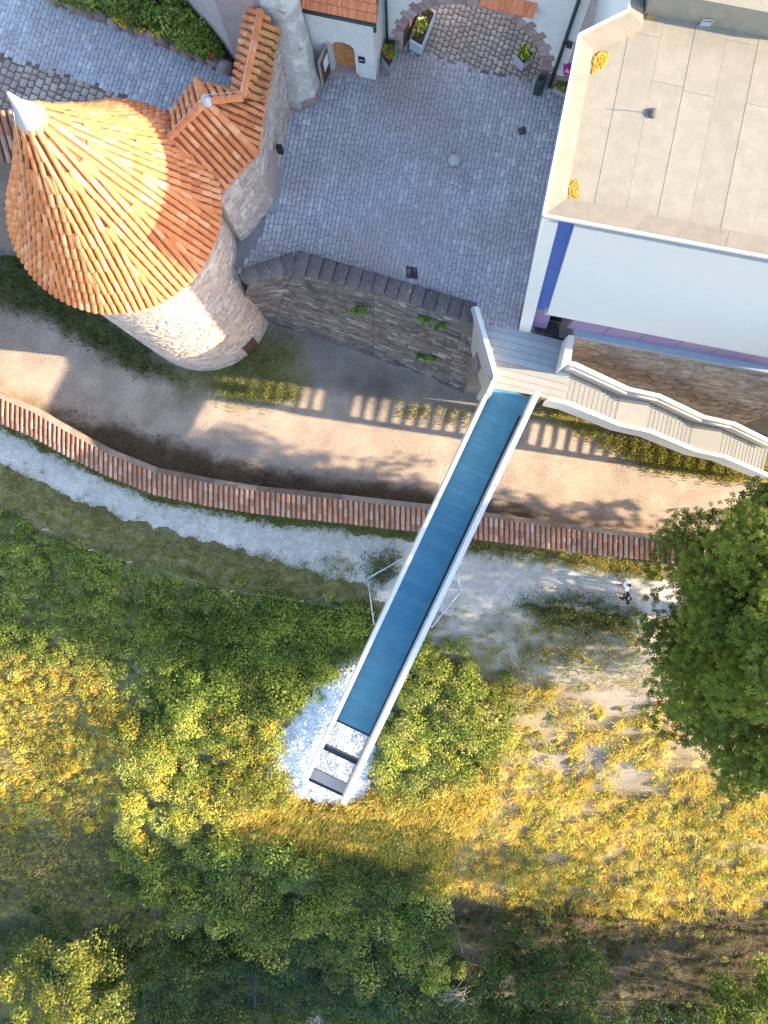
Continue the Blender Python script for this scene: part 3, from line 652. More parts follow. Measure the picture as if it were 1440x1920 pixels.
wall_poly('wall_plinth', [(7.45, 0), (9.2, 0), (9.2, 0.75), (7.45, 0.7)], fa + fn * 0.06, fd, -fn * 0.2, 'sandstone', gate)
NV = 33
for k in range(NV):
    t0, t1 = math.pi * k / NV + 0.006, math.pi * (k + 1) / NV - 0.006; r1 = rad + (0.52 if k % 2 else 0.34) * random.uniform(.9, 1.1); r0 = rad - 0.03
    q = [(sc_ - r0 * math.cos(t0), spr + r0 * math.sin(t0)), (sc_ - r1 * math.cos(t0), spr + r1 * math.sin(t0)), (sc_ - r1 * math.cos(t1), spr + r1 * math.sin(t1)), (sc_ - r0 * math.cos(t1), spr + r0 * math.sin(t1))]
    wall_poly('arch_stone', q, fa + fn * 0.035, fd, -fn * 0.5, 'sandstone', gate)
for sgn, s0 in ((-1, sL), (1, sR)):
    for j in range(2):
        z0 = j * 0.28; w_ = 0.5 if j else 0.36
        q = [(s0 - sgn * -0.02, z0), (s0 + sgn * w_, z0), (s0 + sgn * w_, z0 + 0.26), (s0 - sgn * -0.02, z0 + 0.26)]
        wall_poly('jamb_stone', q, fa + fn * 0.035, fd, -fn * 0.5, 'sandstone', gate)
for s0 in (sL - 0.6, sR + 0.05):
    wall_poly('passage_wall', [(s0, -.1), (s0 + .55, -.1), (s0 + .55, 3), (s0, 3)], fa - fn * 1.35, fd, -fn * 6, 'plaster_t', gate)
def fpt(px, py):      # pixel ray on the arch facade plane (slightly proud)
    o = fa + fn * 0.04; r = Vector(((px - NX) / FPX, (NY - py) / FPX, -1)); c0 = Vector((0, 0, H)); t = (o - c0).dot(fn) / r.dot(fn); return c0 + r * t
e0, e1 = fpt(903, -2), fpt(991, 16); zz_ = e0.z
for k in range(9):
    a = fa + fd * ((e0 - fa).dot(fd) + k * 0.24); 
    solid('canopy_tile', [Vector((a.x, a.y, zz_)) + fn * .35, Vector((a.x, a.y, zz_)) + fn * .35 + fd * .22, Vector((a.x, a.y, zz_ + .35)) + fd * .22, Vector((a.x, a.y, zz_ + .35))],
          [p + Vector((0, 0, .06)) for p in (Vector((a.x, a.y, zz_)) + fn * .35, Vector((a.x, a.y, zz_)) + fn * .35 + fd * .22, Vector((a.x, a.y, zz_ + .35)) + fd * .22, Vector((a.x, a.y, zz_ + .35)))], 'flat_tile', gate)
# open gate leaf inside the passage on the left
ga = fa + fd * (sL + 0.12) - fn * 0.25; gb = ga - fn * 1.9 + fd * 0.25
beam('gate_leaf', ga + Vector((0, 0, 1.2)), gb + Vector((0, 0, 1.2)), 0.09, 2.3, 'wood_d', gate)
p0 = P(1030, 166, C) + Vector((0, 0.05, 0)); tube('downpipe', [p0, p0 + Vector((0, 0, 8))], 0.075, 'pipe', gate, 8)
for z in (1.0, 3.0): lathe('pipe_clip', [(0.10, C + z), (0.10, C + z + .06)], (p0.x, p0.y), 'pipe', gate, 10)
p0 = P(723, 88, C) + Vector((0.08, -0.12, 0)); tube('downpipe', [p0, p0 + Vector((0, 0, 7))], 0.06, 'pipe', gate, 8)
# porch house with oak door
hA, hB, hC = P(596, 128, C), P(705, 150, C), P(722, 86, C); hd = (hB - hA).normalized(); hn = Vector((hd.y, -hd.x, 0)); hn = hn if hn.y < 0 else -hn
ZH = 12.35 - C
sd0, sd1 = (P(629, 134, C) - hA).dot(hd), (P(669, 142, C) - hA).dot(hd)
L = (hB - hA).length
arc = [(sd0, 1.85), (sd0 + .15, 2.03), ((sd0 + sd1) / 2, 2.14), (sd1 - .15, 2.03), (sd1, 1.85)]
wall_poly('porch_front', [(-0.3, -.1), (sd0, -.1)] + arc + [(sd1, -.1), (L, -.1), (L, ZH), (-0.3, ZH)], hA, hd, -hn * 0.45, 'plaster', gate)
solid('porch_side', [hB - hn * .02 + Vector((0, 0, -.1)), hC + Vector((0, 0, -.1)), hC - hd * .4 + Vector((0, 0, -.1)), hB - hd * .4 - hn * .5 + Vector((0, 0, -.1))], [q + Vector((0, 0, ZH)) for q in (hB - hn * .02, hC, hC - hd * .4, hB - hd * .4 - hn * .5)], 'plaster', gate)
slab('threshold', [((hA + hd * s + hn * o_).x, (hA + hd * s + hn * o_).y) for s, o_ in ((sd0 - .1, -.4), (sd1 + .1, -.4), (sd1 + .1, .12), (sd0 - .1, .12))], C - .02, C + .2, 'sandstone', gate)
for hf in (0, 1):
    s0 = sd0 + (sd1 - sd0) * (0.5 * hf) + .01; s1 = s0 + (sd1 - sd0) * .5 - .02
    lf = wall_poly('door_leaf', [(s0, .2), (s1, .2), (s1, 2.1), (s0, 2.1)], hA - hn * .26, hd, -hn * .05, 'wood_o', gate)
    for k in range(7):
        z = .22 + k * .27; dz = .22 * (1 if hf else -1)
        q = [(s0 + .01, z + max(-dz, 0)), (s1 - .01, z + max(dz, 0)), (s1 - .01, min(z + max(dz, 0) + .24, 2.1)), (s0 + .01, min(z + max(-dz, 0) + .24, 2.1))]
        wall_poly('door_plank', q, hA - hn * .235, hd, -hn * .02, 'wood_o', lf)
wall_poly('stone_jamb', [(sd0 - .2, 0), (sd0 - .02, 0), (sd0 - .02, 2.0), (sd0 - .2, 2.0)], hA + hn * .04, hd, -hn * .3, 'plaster_t', gate)
wall_poly('plaque', [(sd1 + .16, 1.05), (sd1 + .45, 1.05), (sd1 + .45, 1.45), (sd1 + .16, 1.45)], hA + hn * .03, hd, -hn * .02, 'black', gate)
for z in (1.22, 1.26): wall_poly('plaque_line', [(sd1 + .2, z), (sd1 + .38, z), (sd1 + .38, z + .02), (sd1 + .2, z + .02)], hA + hn * .036, hd, -hn * .003, 'paper', gate)
ev0, ev1 = hA - hd * .1 + hn * .28 + Vector((0, 0, ZH - .15)), hB + hd * .22 + hn * .28 + Vector((0, 0, ZH - .15))
rg0, rg1 = ev0 - hn * 2.9 + Vector((0, 0, 2.0)), ev1 - hn * 2.9 + Vector((0, 0, 2.0))
solid('porch_roof', [ev0 - Vector((0, 0, .12)), ev1 - Vector((0, 0, .12)), rg1 - Vector((0, 0, .12)), rg0 - Vector((0, 0, .12))], [ev0, ev1, rg1, rg0], 'tile_bed', gate)
ms = courses(lambda u, v: tuple(ev0.lerp(ev1, u).lerp(rg0.lerp(rg1, u), v)), (ev1 - ev0).length, 3.5, 0.30, 0.26, 0.035, 0.02, 0.015, cull=False)
pieces('porch_tile', gate, U_STONE, ms, 'flat_tile', 300)
tube('gutter', [ev0 + hn * .06 - Vector((0, 0, .05)), ev1 + hn * .06 - Vector((0, 0, .05))], 0.06, 'pipe', gate, 8)
tube('gutter_outlet', [ev1 + hn * .06 - Vector((0.05, 0, .0)), ev1 + hn * .06 - Vector((0.05, 0, .35))], 0.07, 'pipe', gate, 8)
wall_poly('terracotta_band', [(.35, ZH - .42), (1.25, ZH - .42), (1.25, ZH - .26), (.35, ZH - .26)], hA + hn * .06, hd, -hn * .2, 'flat_tile', gate)
# left wing wall and corner buttress
wq = [P(300, -45, C), P(445, 120, C), P(515, 150, C), P(560, 150, C)]
for i in range(3):
    a, b = wq[i], wq[i + 1]; inn = Vector((0.3, 0.9, 0))
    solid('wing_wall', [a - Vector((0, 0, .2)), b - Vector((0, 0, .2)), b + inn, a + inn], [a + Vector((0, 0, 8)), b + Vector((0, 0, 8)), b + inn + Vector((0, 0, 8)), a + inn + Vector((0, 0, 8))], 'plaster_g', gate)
but = thing('buttress', P(560, 190, C), 'massive tapering pale stone buttress on the gatehouse corner beside the oak door', 'buttress')
rings = []
b0 = [(513, 145), (517, 188), (540, 201), (566, 206), (594, 196), (603, 165), (600, 125)]
ring0 = [P(a, b, C) for a, b in b0]; cen = Vector((-4.75, 20.0, 0))
def ringat(z, f_, fy):
    return [Vector((cen.x + (p.x - cen.x) * f_, min(cen.y + (p.y - cen.y) * fy, 20.6), z)) for p in ring0]
rs = [[Vector((p.x, p.y, C - .2)) for p in ring0], ringat(C + .55, 0.98, .97), ringat(C + .62, .93, .90), ringat(C + 2.0, .86, .66), ringat(C + 4.0, .74, .36), ringat(C + 8, .70, .20)]
V = [v for r in rs for v in r]; n7 = len(ring0); F = []
for i in range(len(rs) - 1):
    for k in range(n7): F.append((i * n7 + k, i * n7 + (k + 1) % n7, (i + 1) * n7 + (k + 1) % n7, (i + 1) * n7 + k))
F.append(tuple(range((len(rs) - 1) * n7, len(rs) * n7)))
obj_py('shaft', V, F, 'buttress', but)
ms = []
for i in range(1, 5):
    a, b = ring0[i], ring0[i + 1]; c, d = rs[1][i + 1], rs[1][i]
    ms += courses(lambda u, v, a=a, b=b, c=c, d=d: tuple(a.lerp(b, u).lerp(d.lerp(c, u), v)), (b - a).length, .55, .54, .7, .07, .05, .03, cull=False)
pieces('plinth_stone', but, U_STONE, ms, 'sandstone', 60)
# info board
ib = thing('notice_board', P(616, 146, C), 'dark framed standing notice board with white sheet beside the oak door', 'notice board')
ba, bb = P(625, 124, C), P(607, 168, C); bd = (bb - ba).normalized(); bn = Vector((-bd.y, bd.x, 0)); bn = bn if bn.x > 0 else -bn
wall_poly('panel', [(0.05, .1), ((bb - ba).length - .05, .1), ((bb - ba).length - .05, 1.75), (.05, 1.75)], ba, bd, -bn * .06, 'wood_d', ib)
lb = (bb - ba).length
wall_poly('sheet', [(.35, .75), (lb - .35, .75), (lb - .35, 1.45), (.35, 1.45)], ba + bn * .012, bd, -bn * .01, 'paper', ib)
for q in ([(0, 0), (.07, 0), (.07, 1.85), (0, 1.85)], [(lb - .07, 0), (lb, 0), (lb, 1.85), (lb - .07, 1.85)], [(.072, 1.75), (lb - .072, 1.75), (lb - .072, 1.85), (.072, 1.85)]):
    wall_poly('frame', q, ba + bn * .02, bd, -bn * .09, 'wood_post', ib)
# magenta sign + wall lamp
sg = thing('wall_sign', fpt(1063, 128), 'small magenta wall sign with white lettering beside the downpipe', 'sign')
q = [fpt(1057, 119) + fn * .08, fpt(1057, 136) + fn * .08, fpt(1071, 139) + fn * .08, fpt(1071, 122) + fn * .08]
solid('sign_plate', [p - fn * .03 for p in q], q, 'magenta', sg)
for u0, u1, v in ((.35, .75, .45), (.2, .8, .62), (.45, .6, .3)):
    a = q[0].lerp(q[3], u0).lerp(q[1].lerp(q[2], u0), v); b = q[0].lerp(q[3], u1).lerp(q[1].lerp(q[2], u1), v)
    beam('lettering', a + fn * .012, b + fn * .012, .02, .035, 'paper', sg)
lm = fpt(1068, 82); props(solid('wall_lamp', [lm + fn * .2 + fd * s for s in (-.12, .12)] + [lm + fd * .12, lm - fd * .12], [p + Vector((0, 0, .12)) for p in [lm + fn * .2 + fd * s for s in (-.12, .12)] + [lm + fd * .12, lm - fd * .12]], 'iron'), 'small dark box lamp on the tan wall above the magenta sign', 'lamp')

# ------------------------------------------------------------------ white modern building
wbld = thing('white_building', P(1200, 640, 9), 'white modern building with a flat beige roof and blue entrance slot', 'building')
ZR = 19.75; XT = 11.7; FS = 0.19; FC = 9.366
def Pf(px, py, off=0.0):
    d_ = (FC + off) / ((NY - py) + FS * (px - NX)); return Vector(((px - NX) * d_, (NY - py) * d_, H - FPX * d_))
def fy(x, off=0): return FC + off - FS * x
bk = Vector((0.08, 0.42, 0))
def facade(name, pts, mt_, back=bk, parent=wbld): 
    return solid(name, pts, [p + back for p in pts], mt_, parent)
ZB = 10.9
tl, bl = Pf(1080, 420), Pf(1026, 590)
facade('facade', [bl, Vector((17.6, fy(17.6), ZB)), Vector((XT, fy(XT), ZR - .36)), Vector((tl.x, tl.y, ZR - .36))], 'white')
facade('facade_pier', [Pf(973, 620), Pf(994, 624), Vector((Pf(1050, 413).x, Pf(1050, 413).y, ZR - .36)), Vector((Pf(1018, 405).x, Pf(1018, 405).y, ZR - .36))], 'white')
o_ = 0.30; lo = Pf(994, 624); a0, a1 = lo, Vector((Pf(1050, 413).x, Pf(1050, 413).y, ZR)); b0_, b1_ = Vector((Pf(1024, 624).x + .05, 0, C)), tl
zs = [ZR - .05, 17.6, 15.2, 12.9, ZB - .25, C]
for i in range(5):
    z1, z0 = zs[i] - .012, zs[i + 1] + .012
    def ex(z):
        u = (z - C) / (ZR - C); xl = a0.x + (a1.x - a0.x) * u - .05; xr = bl.x + (tl.x - bl.x) * (z - ZB) / (ZR - ZB) + .25; return xl, xr
    q = [(ex(z0)[0], z0), (ex(z0)[1], z0), (ex(z1)[1], z1), (ex(z1)[0], z1)]
    facade('slot_panel', [Vector((x, fy(x, o_), z)) for x, z in q], 'blue' if i < 4 else 'purple', Vector((.05, .1, 0)))
xs_ = np.linspace(Pf(1072, 610).x, 17.6, 8)
for i in range(7):
    a, b = xs_[i] + .012, xs_[i + 1] - .012
    facade('plinth_panel', [Vector((a, fy(a, .12), 9.45)), Vector((b, fy(b, .12), 9.45)), Vector((b, fy(b, .12), ZB + .05)), Vector((a, fy(a, .12), ZB + .05))], 'purple', Vector((.03, .2, 0)))
ea, eb = Pf(1003, 618).x, Pf(1072, 612).x
facade('entrance_glass', [Vector((ea, fy(ea, .95), C)), Vector((eb, fy(eb, .95), C)), Vector((eb, fy(eb, .95), ZB + .1)), Vector((ea, fy(ea, .95), ZB + .1))], 'purple', Vector((.02, .1, 0)))
for x in (ea + .25, eb - .15): beam('entrance_frame', (x, fy(x, .85), C), (x, fy(x, .85), ZB + .05), .16, .12, 'black', wbld, (0, 1, 0))
beam('entrance_sill', (ea, fy(ea, .8), C + .05), (eb, fy(eb, .8), C + .05), .12, .12, 'black', wbld)
for k in range(7):
    o2 = .08 + k * .09; beam('doormat_bar', (ea + .1, fy(ea, o2), C + .02), (eb - .1, fy(eb, o2), C + .02), .055, .04, 'grate', wbld)
soff = [Vector((ea, fy(ea, .05), ZB)), Vector((17.6, fy(17.6, .05), ZB)), Vector((17.6, fy(17.6, 3), ZB)), Vector((ea, fy(ea, 3), ZB))]
solid('soffit', soff, [p + Vector((0, 0, .1)) for p in soff], 'white', wbld)
xe = Pf(1078, 622).x
solid('ledge', [Vector((xe, fy(xe, -.15), 9.1)), Vector((30, fy(30, -.15), 9.1)), Vector((30, fy(30, .6), 9.1)), Vector((xe, fy(xe, .6), 9.1))], [Vector((xe, fy(xe, -.15), 9.4)), Vector((30, fy(30, -.15), 9.4)), Vector((30, fy(30, .6), 9.44)), Vector((xe, fy(xe, .6), 9.44))], 'ledge', wbld)
RO = [(1018, 405), (1085, 68), (1178, 22), (1180, -320)]  # unseen north end lengthened to block a streak of sun across the courtyard
rout = [P(a, b, ZR) for a, b in RO] + [Vector((XT, P(0, -320, ZR).y, ZR)), Vector((XT, fy(XT), ZR))]
wbase = [Vector((5.19, 8.42, C)), Vector((7.1, 15.2, C)), Vector((8.0, 15.8, C)), Vector((8.0, 20.5, C))]
for i in range(3):
    a, b = wbase[i], wbase[i + 1]; c, d = rout[i + 1] - Vector((0, 0, .1)), rout[i] - Vector((0, 0, .1)); inn = Vector((.4, .05, 0))
    solid('west_wall', [a, b, b + inn, a + inn], [d, c, c + inn, d + inn], 'white', wbld)
inner = [(1062, 372), (1112, 94), (1206, 50), (1212, -320)]
rin = [P(a, b, ZR - .12) for a, b in inner] + [Vector((XT, P(0, -320, ZR).y, ZR - .12)), Vector((XT, 0, ZR - .12))]
rin[5] = Vector((XT, rin[0].y - FS * (XT - rin[0].x) * 1.02, ZR - .12))
for i, j in ((0, 1), (1, 2), (2, 3), (5, 0)):
    n2 = 1 if i != 5 else 3
    if i == 0: n2 = 3
    for k in range(n2):
        u0, u1 = k / n2 + (.0006 if k else 0), (k + 1) / n2 - (.0006 if k < n2 - 1 else 0)
        A = [rout[i].lerp(rout[j], u0), rout[i].lerp(rout[j], u1), rin[i].lerp(rin[j], u1), rin[i].lerp(rin[j], u0)]
        A[0] = A[0] + Vector((0, 0, .06)); A[1] = A[1] + Vector((0, 0, .06))
        solid('parapet_strip', [p - Vector((0, 0, .2)) for p in A], A, 'roof_edge', wbld)
    beam('edge_trim', rout[i] + Vector((0, 0, .03)), rout[j] + Vector((0, 0, .03)), .07, .12, 'wsteel', wbld)
zf = ZR - .26; field = [(p.x, p.y) for p in rin]
sd_ = (P(1145, 380, zf) - P(1210, 60, zf)).to_2d().normalized(); sn = Vector((-sd_.y, sd_.x)); sn = sn if sn.x > 0 else -sn
base_ = Vector(field[0]); t0 = min((Vector(p) - base_).dot(sn) for p in field); k = 0
while k < 34:
    a0_ = t0 + k * .93; p1 = clip_poly([Vector(p) for p in field], base_ + sn * (a0_ + .003), sn)
    if len(p1) > 2: p1 = clip_poly(p1, base_ + sn * (a0_ + .927), -sn)
    if len(p1) > 2:
        hgt = .006 * (k % 2); ys_ = sorted(p.dot(sd_) for p in p1); cut = random.uniform(.35, .7) * (ys_[-1] - ys_[0]) + ys_[0]
        for sg_ in (1, -1):
            pc = clip_poly(p1, sd_ * (cut + sg_ * .004), sd_ * sg_)
            if len(pc) > 2: slab('roof_sheet', pc, zf - .1, zf + hgt, 'roofing', wbld)
    k += 1
facade('east_wall', [Vector((17.6, fy(17.6), ZB)), Vector((17.6, 19, ZB)), Vector((XT, 19, ZR - .36)), Vector((XT, fy(XT), ZR - .36))], 'white', Vector((-.4, .05, 0)))
# raised roof block at the back
q = [P(1213, 14, ZR), P(1250, 20, ZR), P(1440, 56, ZR), Vector((XT, P(1440, 56, ZR).y - .19 * (XT - P(1440, 56, ZR).x), ZR)), Vector((XT, 19, ZR)), Vector((P(1213, 14, ZR).x, 19, ZR))]
slab('raised_roof', [(p.x, p.y) for p in q], ZR - .3, ZR + .62, 'roofing', wbld)
# roof furniture
mastp = P(1224, 213, zf); mst = thing('roof_mast', mastp, 'thin lightning mast on a round concrete foot standing on the beige flat roof', 'mast')
lathe('foot', [(0.001, zf + .08), (.13, zf + .08), (.145, zf + .05), (.145, zf - .01)], (mastp.x, mastp.y), 'foot', mst, 20); tube('rod', [mastp + Vector((0, 0, .08)), mastp + Vector((0.02, 0, .55))], .012, 'galv', mst, 6)
up_ = P(1320, 42, zf); un = thing('roof_vent_unit', up_, 'small grey caged ventilation unit on the beige roof', 'vent')
slab('base', [(up_.x + x, up_.y + y) for x, y in ((-.14, -.1), (.16, -.13), (.18, .1), (-.12, .12))], zf, zf + .16, 'galv', un)
for x in (-.12, -.04, .04, .12): beam('cage_bar', up_ + Vector((x, -.13, .26)), up_ + Vector((x + .02, .12, .26)), .02, .02, 'galv', un)
for y in (-.12, 0, .11): beam('cage_bar', up_ + Vector((-.14, y, .28)), up_ + Vector((.16, y, .28)), .02, .02, 'galv', un)
for x, y in ((-.13, -.12), (.15, -.12), (.15, .11), (-.12, .11)): beam('cage_post', up_ + Vector((x, y, .1)), up_ + Vector((x, y, .28)), .02, .02, 'galv', un)
def clumps(name, poly_px, z, n, r, mt_, label, cat=None, kind='stuff'):
    ms = []; pl = [P(a, b, z) for a, b in poly_px]; P2 = [(p.x, p.y) for p in pl]
    while len(ms) < n:
        x = random.uniform(min(p[0] for p in P2), max(p[0] for p in P2)); y = random.uniform(min(p[1] for p in P2), max(p[1] for p in P2))
        if in_poly(np.array([x]), np.array([y]), P2)[0]:
            a = random.uniform(0, 6.3); s_ = r * random.uniform(.4, 1.3); ms.append(mat4((math.cos(a) * s_, math.sin(a) * s_, 0), (-math.sin(a) * s_, math.cos(a) * s_, 0), (0, 0, s_ * .5), (x, y, z)))
    ms = np.array(ms); u = U_STONE; V = np.einsum('nij,vj->nvi', ms[:, :3, :3], u[0]) + ms[:, None, :3, 3]; F = u[1][None] + (np.arange(n) * len(u[0]))[:, None, None]
    o = obj_np(name, V.reshape(-1, 3), F.reshape(-1, 4), mt_, rnd=np.repeat(RG.random(n), len(u[1]))); props(o, label, cat, kind=kind); return o
clumps('roof_moss', [(1112, 110), (1125, 97), (1141, 98), (1140, 112), (1128, 128), (1112, 136), (1108, 150), (1112, 130)], zf, 170, .03, 'moss', 'bright orange-yellow moss patch by the left parapet of the flat roof', 'moss')
clumps('roof_moss', [(1068, 340), (1084, 338), (1088, 370), (1066, 372)], zf, 120, .024, 'moss', 'yellowish moss in the front left corner of the flat roof', 'moss')
clumps('roof_moss', [(1212, 10), (1222, 12), (1232, 22), (1222, 34), (1212, 34)], zf, 90, .03, 'moss', 'small orange moss patch at the back corner of the flat roof', 'moss')

# old wall below the white building
ow = thing('old_wall', (12, 6.4, 0), 'rough brown stone wall under the white building behind the stairs', 'wall')
wb0, wb1 = Vector((6.2, fy(6.2, -.9), -0.3)), Vector((30, fy(30, -.9), -0.3)); wt0, wt1 = Vector((7.3, fy(7.3, -.1), 9.1)), Vector((30, fy(30, -.1), 9.1)); wt0 = Vector((6.4, fy(6.4, -.1), C - .25))
wt0 = Vector((7.45, fy(7.45, -.1), 9.09)); wb0 = Vector((7.0, fy(7.0, -.9), -.3))
solid('wall', [wb0, wb1, wb1 + Vector((0, 1.5, 0)), wb0 + Vector((0, 1.5, 0))], [wt0, wt1, wt1 + Vector((0, .5, 0)), wt0 + Vector((0, .5, 0))], 'mortar_r', ow)
f = lambda u, v: tuple(wb0.lerp(wb1, u * .5).lerp(wt0.lerp(wt1, u * .5), v))
pieces('stone', ow, U_STONE, courses(f, 11.6, 9.4, .23, .62, .05, .35, .02), 'stone_b', 300, stuff_name='stones')
slab('abutment', [(3.4, 6.9), (7.2, 6.1), (7.4, 8.0), (5.3, 8.5), (3.3, 9.0)], -0.3, C - .6, 'mortar_r', ow)

# ------------------------------------------------------------------ skywalk, landing, stairs
sw = thing('skywalk', P(800, 1060, 8), 'long straight skywalk with white sides and a blue deck cantilevered over the moat', 'bridge')
ZS = 9.3
L0, L1, Q0, Q1 = P(910, 738, ZS), P(568, 1467, ZS), P(1014, 737, ZS), P(648, 1510, ZS)
ax = (L1 - L0).normalized(); nr = Vector((-ax.y, ax.x, 0)); nr = nr if nr.x > 0 else -nr
wdt = (Q0 - L0).dot(nr); Q0 = Q0; TW = .17; TWR = .22
def side(name, a, b, inw, mt_='wsteel', zt=ZS, zb0=6.75, zb1=7.45):
    A = [Vector((a.x, a.y, zb0)), Vector((b.x, b.y, zb1)), Vector(((b + inw).x, (b + inw).y, zb1)), Vector(((a + inw).x, (a + inw).y, zb0))]
    return solid(name, A, [Vector((p.x, p.y, zt)) for p in A], mt_, sw)
side('parapet', L0, L1, nr * TW); jn = [P(926, 705, ZS), P(912, 737, ZS), P(921, 741, ZS), P(935, 700, ZS)]; solid('root_parapet', [Vector((p.x, p.y, 6.9)) for p in jn], [p - Vector((0, 0, .004)) for p in jn], 'wsteel', sw); side('parapet', Q0, Q1, -nr * TWR)
dz = C
endd = ax * ((P(636, 1352, C) - P(918, 738, C)).length)
li0, ri0 = L0 + nr * (TW + .003), L0 + nr * (wdt - TW - .003)
lenD = (P(638, 1352, C) - P(930, 728, C)).length - .1
def strip(name, s0, s1, z0, z1, mt_, par=sw, n0=TW + .004, n1=None):
    n1 = wdt - TWR - .004 if n1 is None else n1
    q = [L0 + ax * s0 + nr * n0, L0 + ax * s1 + nr * n0, L0 + ax * s1 + nr * n1, L0 + ax * s0 + nr * n1]
    return slab(name, [(p.x, p.y) for p in q], z0, z1, mt_, par)
LT = (L1 - L0).length
nb = 60
sdk = (P(640, 1353, C) - Vector((L0.x, L0.y, C))).dot(ax)
for k in range(nb): strip('deck_panel', -.9 + (sdk + .9) * k / nb + .002, -.9 + (sdk + .9) * (k + 1) / nb - .002, C - .12, C - .008, 'deckblue')
strip('girder_floor', 0, sdk, 7.5, 7.6, 'steel_t')
s1 = (P(611, 1398, C) - Vector((L0.x, L0.y, C))).dot(ax); s2 = (P(592, 1440, C) - Vector((L0.x, L0.y, C))).dot(ax)
strip('end_beam', sdk + .01, sdk + .08, C - .3, C + .01, 'grate'); strip('cross_beam', s1, s1 + .2, C - .3, C + .01, 'grate'); strip('end_step', s2 + .03, s2 + .50, C - .1, C + .06, 'steel_t'); strip('end_step', s2 + .52, s2 + .62, C - .12, C + .08, 'black')
for (a, b) in ((sdk + .09, s1 - .01), (s1 + .21, s2 + .02)):
    V = []; F = []
    n = int((b - a) / .05)
    def addbox(A, B):
        i = len(V); V.extend(A + B); F.extend([(i, i + 1, i + 2, i + 3), (i + 7, i + 6, i + 5, i + 4)] + [(i + k, i + (k + 1) % 4 + 0, i + 4 + (k + 1) % 4, i + 4 + k) for k in range(4)])
    for k in range(n + 1):
        s_ = a + (b - a) * k / n; p = L0 + ax * s_; addbox(*beam_geo(Vector((*(p + nr * (TW + .01)).to_2d(), C - .02)), Vector((*(p + nr * (wdt - TWR - .01)).to_2d(), C - .02)), .008, .03))
    for k in range(22):
        nn_ = TW + .02 + (wdt - TW - TWR - .04) * k / 21; p = L0 + nr * nn_; addbox(*beam_geo(Vector((*(p + ax * a).to_2d(), C - .025)), Vector((*(p + ax * b).to_2d(), C - .025)), .006, .03))
    g = obj_py('floor_grating', V, F, 'galv', sw); g['kind'] = 'stuff'
strip('drain_channel', 0, sdk, C + .002, C + .012, 'grate', sw, wdt - TWR - .13, wdt - TWR - .003)
tube('handrail', [L0 + nr * (wdt - TWR - .06) + Vector((0, 0, -.25)), L0 + nr * (wdt - TWR - .06) + ax * LT * .97 + Vector((0, 0, -.25))], .025, 'galv', sw, 6)
# inclined support column
cb = P(721, 1102, ZP - .1); ct = Vector(((L0 + ax * (LT * .40) + nr * wdt * .5).x, (L0 + ax * (LT * .40) + nr * wdt * .5).y, 7.5))
tube('support_column', [cb, ct], .19, 'galv', sw, 14)

ld = thing('landing', P(985, 680, C), 'steel landing of boards coloured blue-grey for shade and pale for sunlight joining courtyard, skywalk and stairs', 'platform')
LP = [(889, 584), (905, 606), (974, 618.5), (1066, 641), (1056, 688), (1069, 697), (1055, 756), (1014, 744), (1004, 741), (925, 728), (921, 704)]
lp2 = [Vector((P(a, b, C).x, P(a, b, C).y)) for a, b in LP]
slab('base_plate', lp2, C - .5, C - .06, 'steel_t', ld)
bdv = (P(1066, 641, C) - P(974, 618.5, C)).to_2d().normalized(); bnv = Vector((bdv.y, -bdv.x))
tmin, tmax = min(p.dot(bnv) for p in lp2), max(p.dot(bnv) for p in lp2); nbd = 10
for k in range(nbd):
    a = tmin + (tmax - tmin) * k / nbd; b = tmin + (tmax - tmin) * (k + 1) / nbd
    p1 = clip_poly(lp2, bnv * (a + .006), bnv); p1 = clip_poly(p1, bnv * (b - .006), -bnv) if len(p1) > 2 else p1
    if len(p1) > 2: slab('deck_board', p1, C - .055, C, 'landing' if k < 6 else 'tread', ld)  # shade and sunlight painted in: blue-grey northern boards, pale southern ones
pl = [P(889, 574, ZS), P(926, 706, ZS), P(934, 699, ZS), P(898, 576, ZS)]
solid('parapet', [Vector((p.x, p.y, 7.5)) for p in pl], pl, 'wsteel', ld)
oc = [P(884, 576, ZS - .06), P(921, 709, ZS - .06), P(926, 706, ZS - .06), P(889, 574, ZS - .06)]
solid('parapet_cladding', [Vector((p.x, p.y, 5.9)) for p in oc], oc, 'steel_t', ld)
bq = [P(914, 706, 9.0), P(925, 694, 9.0), P(936, 702, 9.0), P(924, 716, 9.0)]
solid('bracket', [Vector((p.x - .1, p.y - .3, 5.2)) for p in bq], bq, 'wood_post', ld)

st = thing('stairs', P(1240, 770, 4), 'white open-riser staircase with folded white sides descending right from the landing', 'stairs')
D = Vector((.976, -.2176, 0)); N = Vector((.2176, .976, 0)); SO = Vector((7.42, 6.53, 0)); WID = 1.48
prof = [(-.25, C), (0, C)]; RUN, RISE = .28, .20; s_ = 0; z_ = C
def tread(s0, s1, z, nm):
    q = [SO + D * s0, SO + D * s1, SO + D * s1 - N * WID, SO + D * s0 - N * WID]; slab(nm, [(p.x, p.y) for p in q], z - .045, z, 'tread', st)
for fl, (ns, land) in enumerate(((11, 1.45), (11, 1.5), (13, .1))):
    for k in range(ns):
        z_ -= RISE; tread(s_, s_ + RUN - .02, z_, 'tread'); q = SO + D * (s_ + RUN - .05); beam('nosing', Vector((*(q - N * .02).to_2d(), z_ + .004)), Vector((*(q - N * (WID - .02)).to_2d(), z_ + .004)), .014, .012, 'landing', st); s_ += RUN
    prof.append((s_, z_)); tread(s_, s_ + land, z_ - .001, 'half_landing'); s_ += land; prof.append((s_, z_))
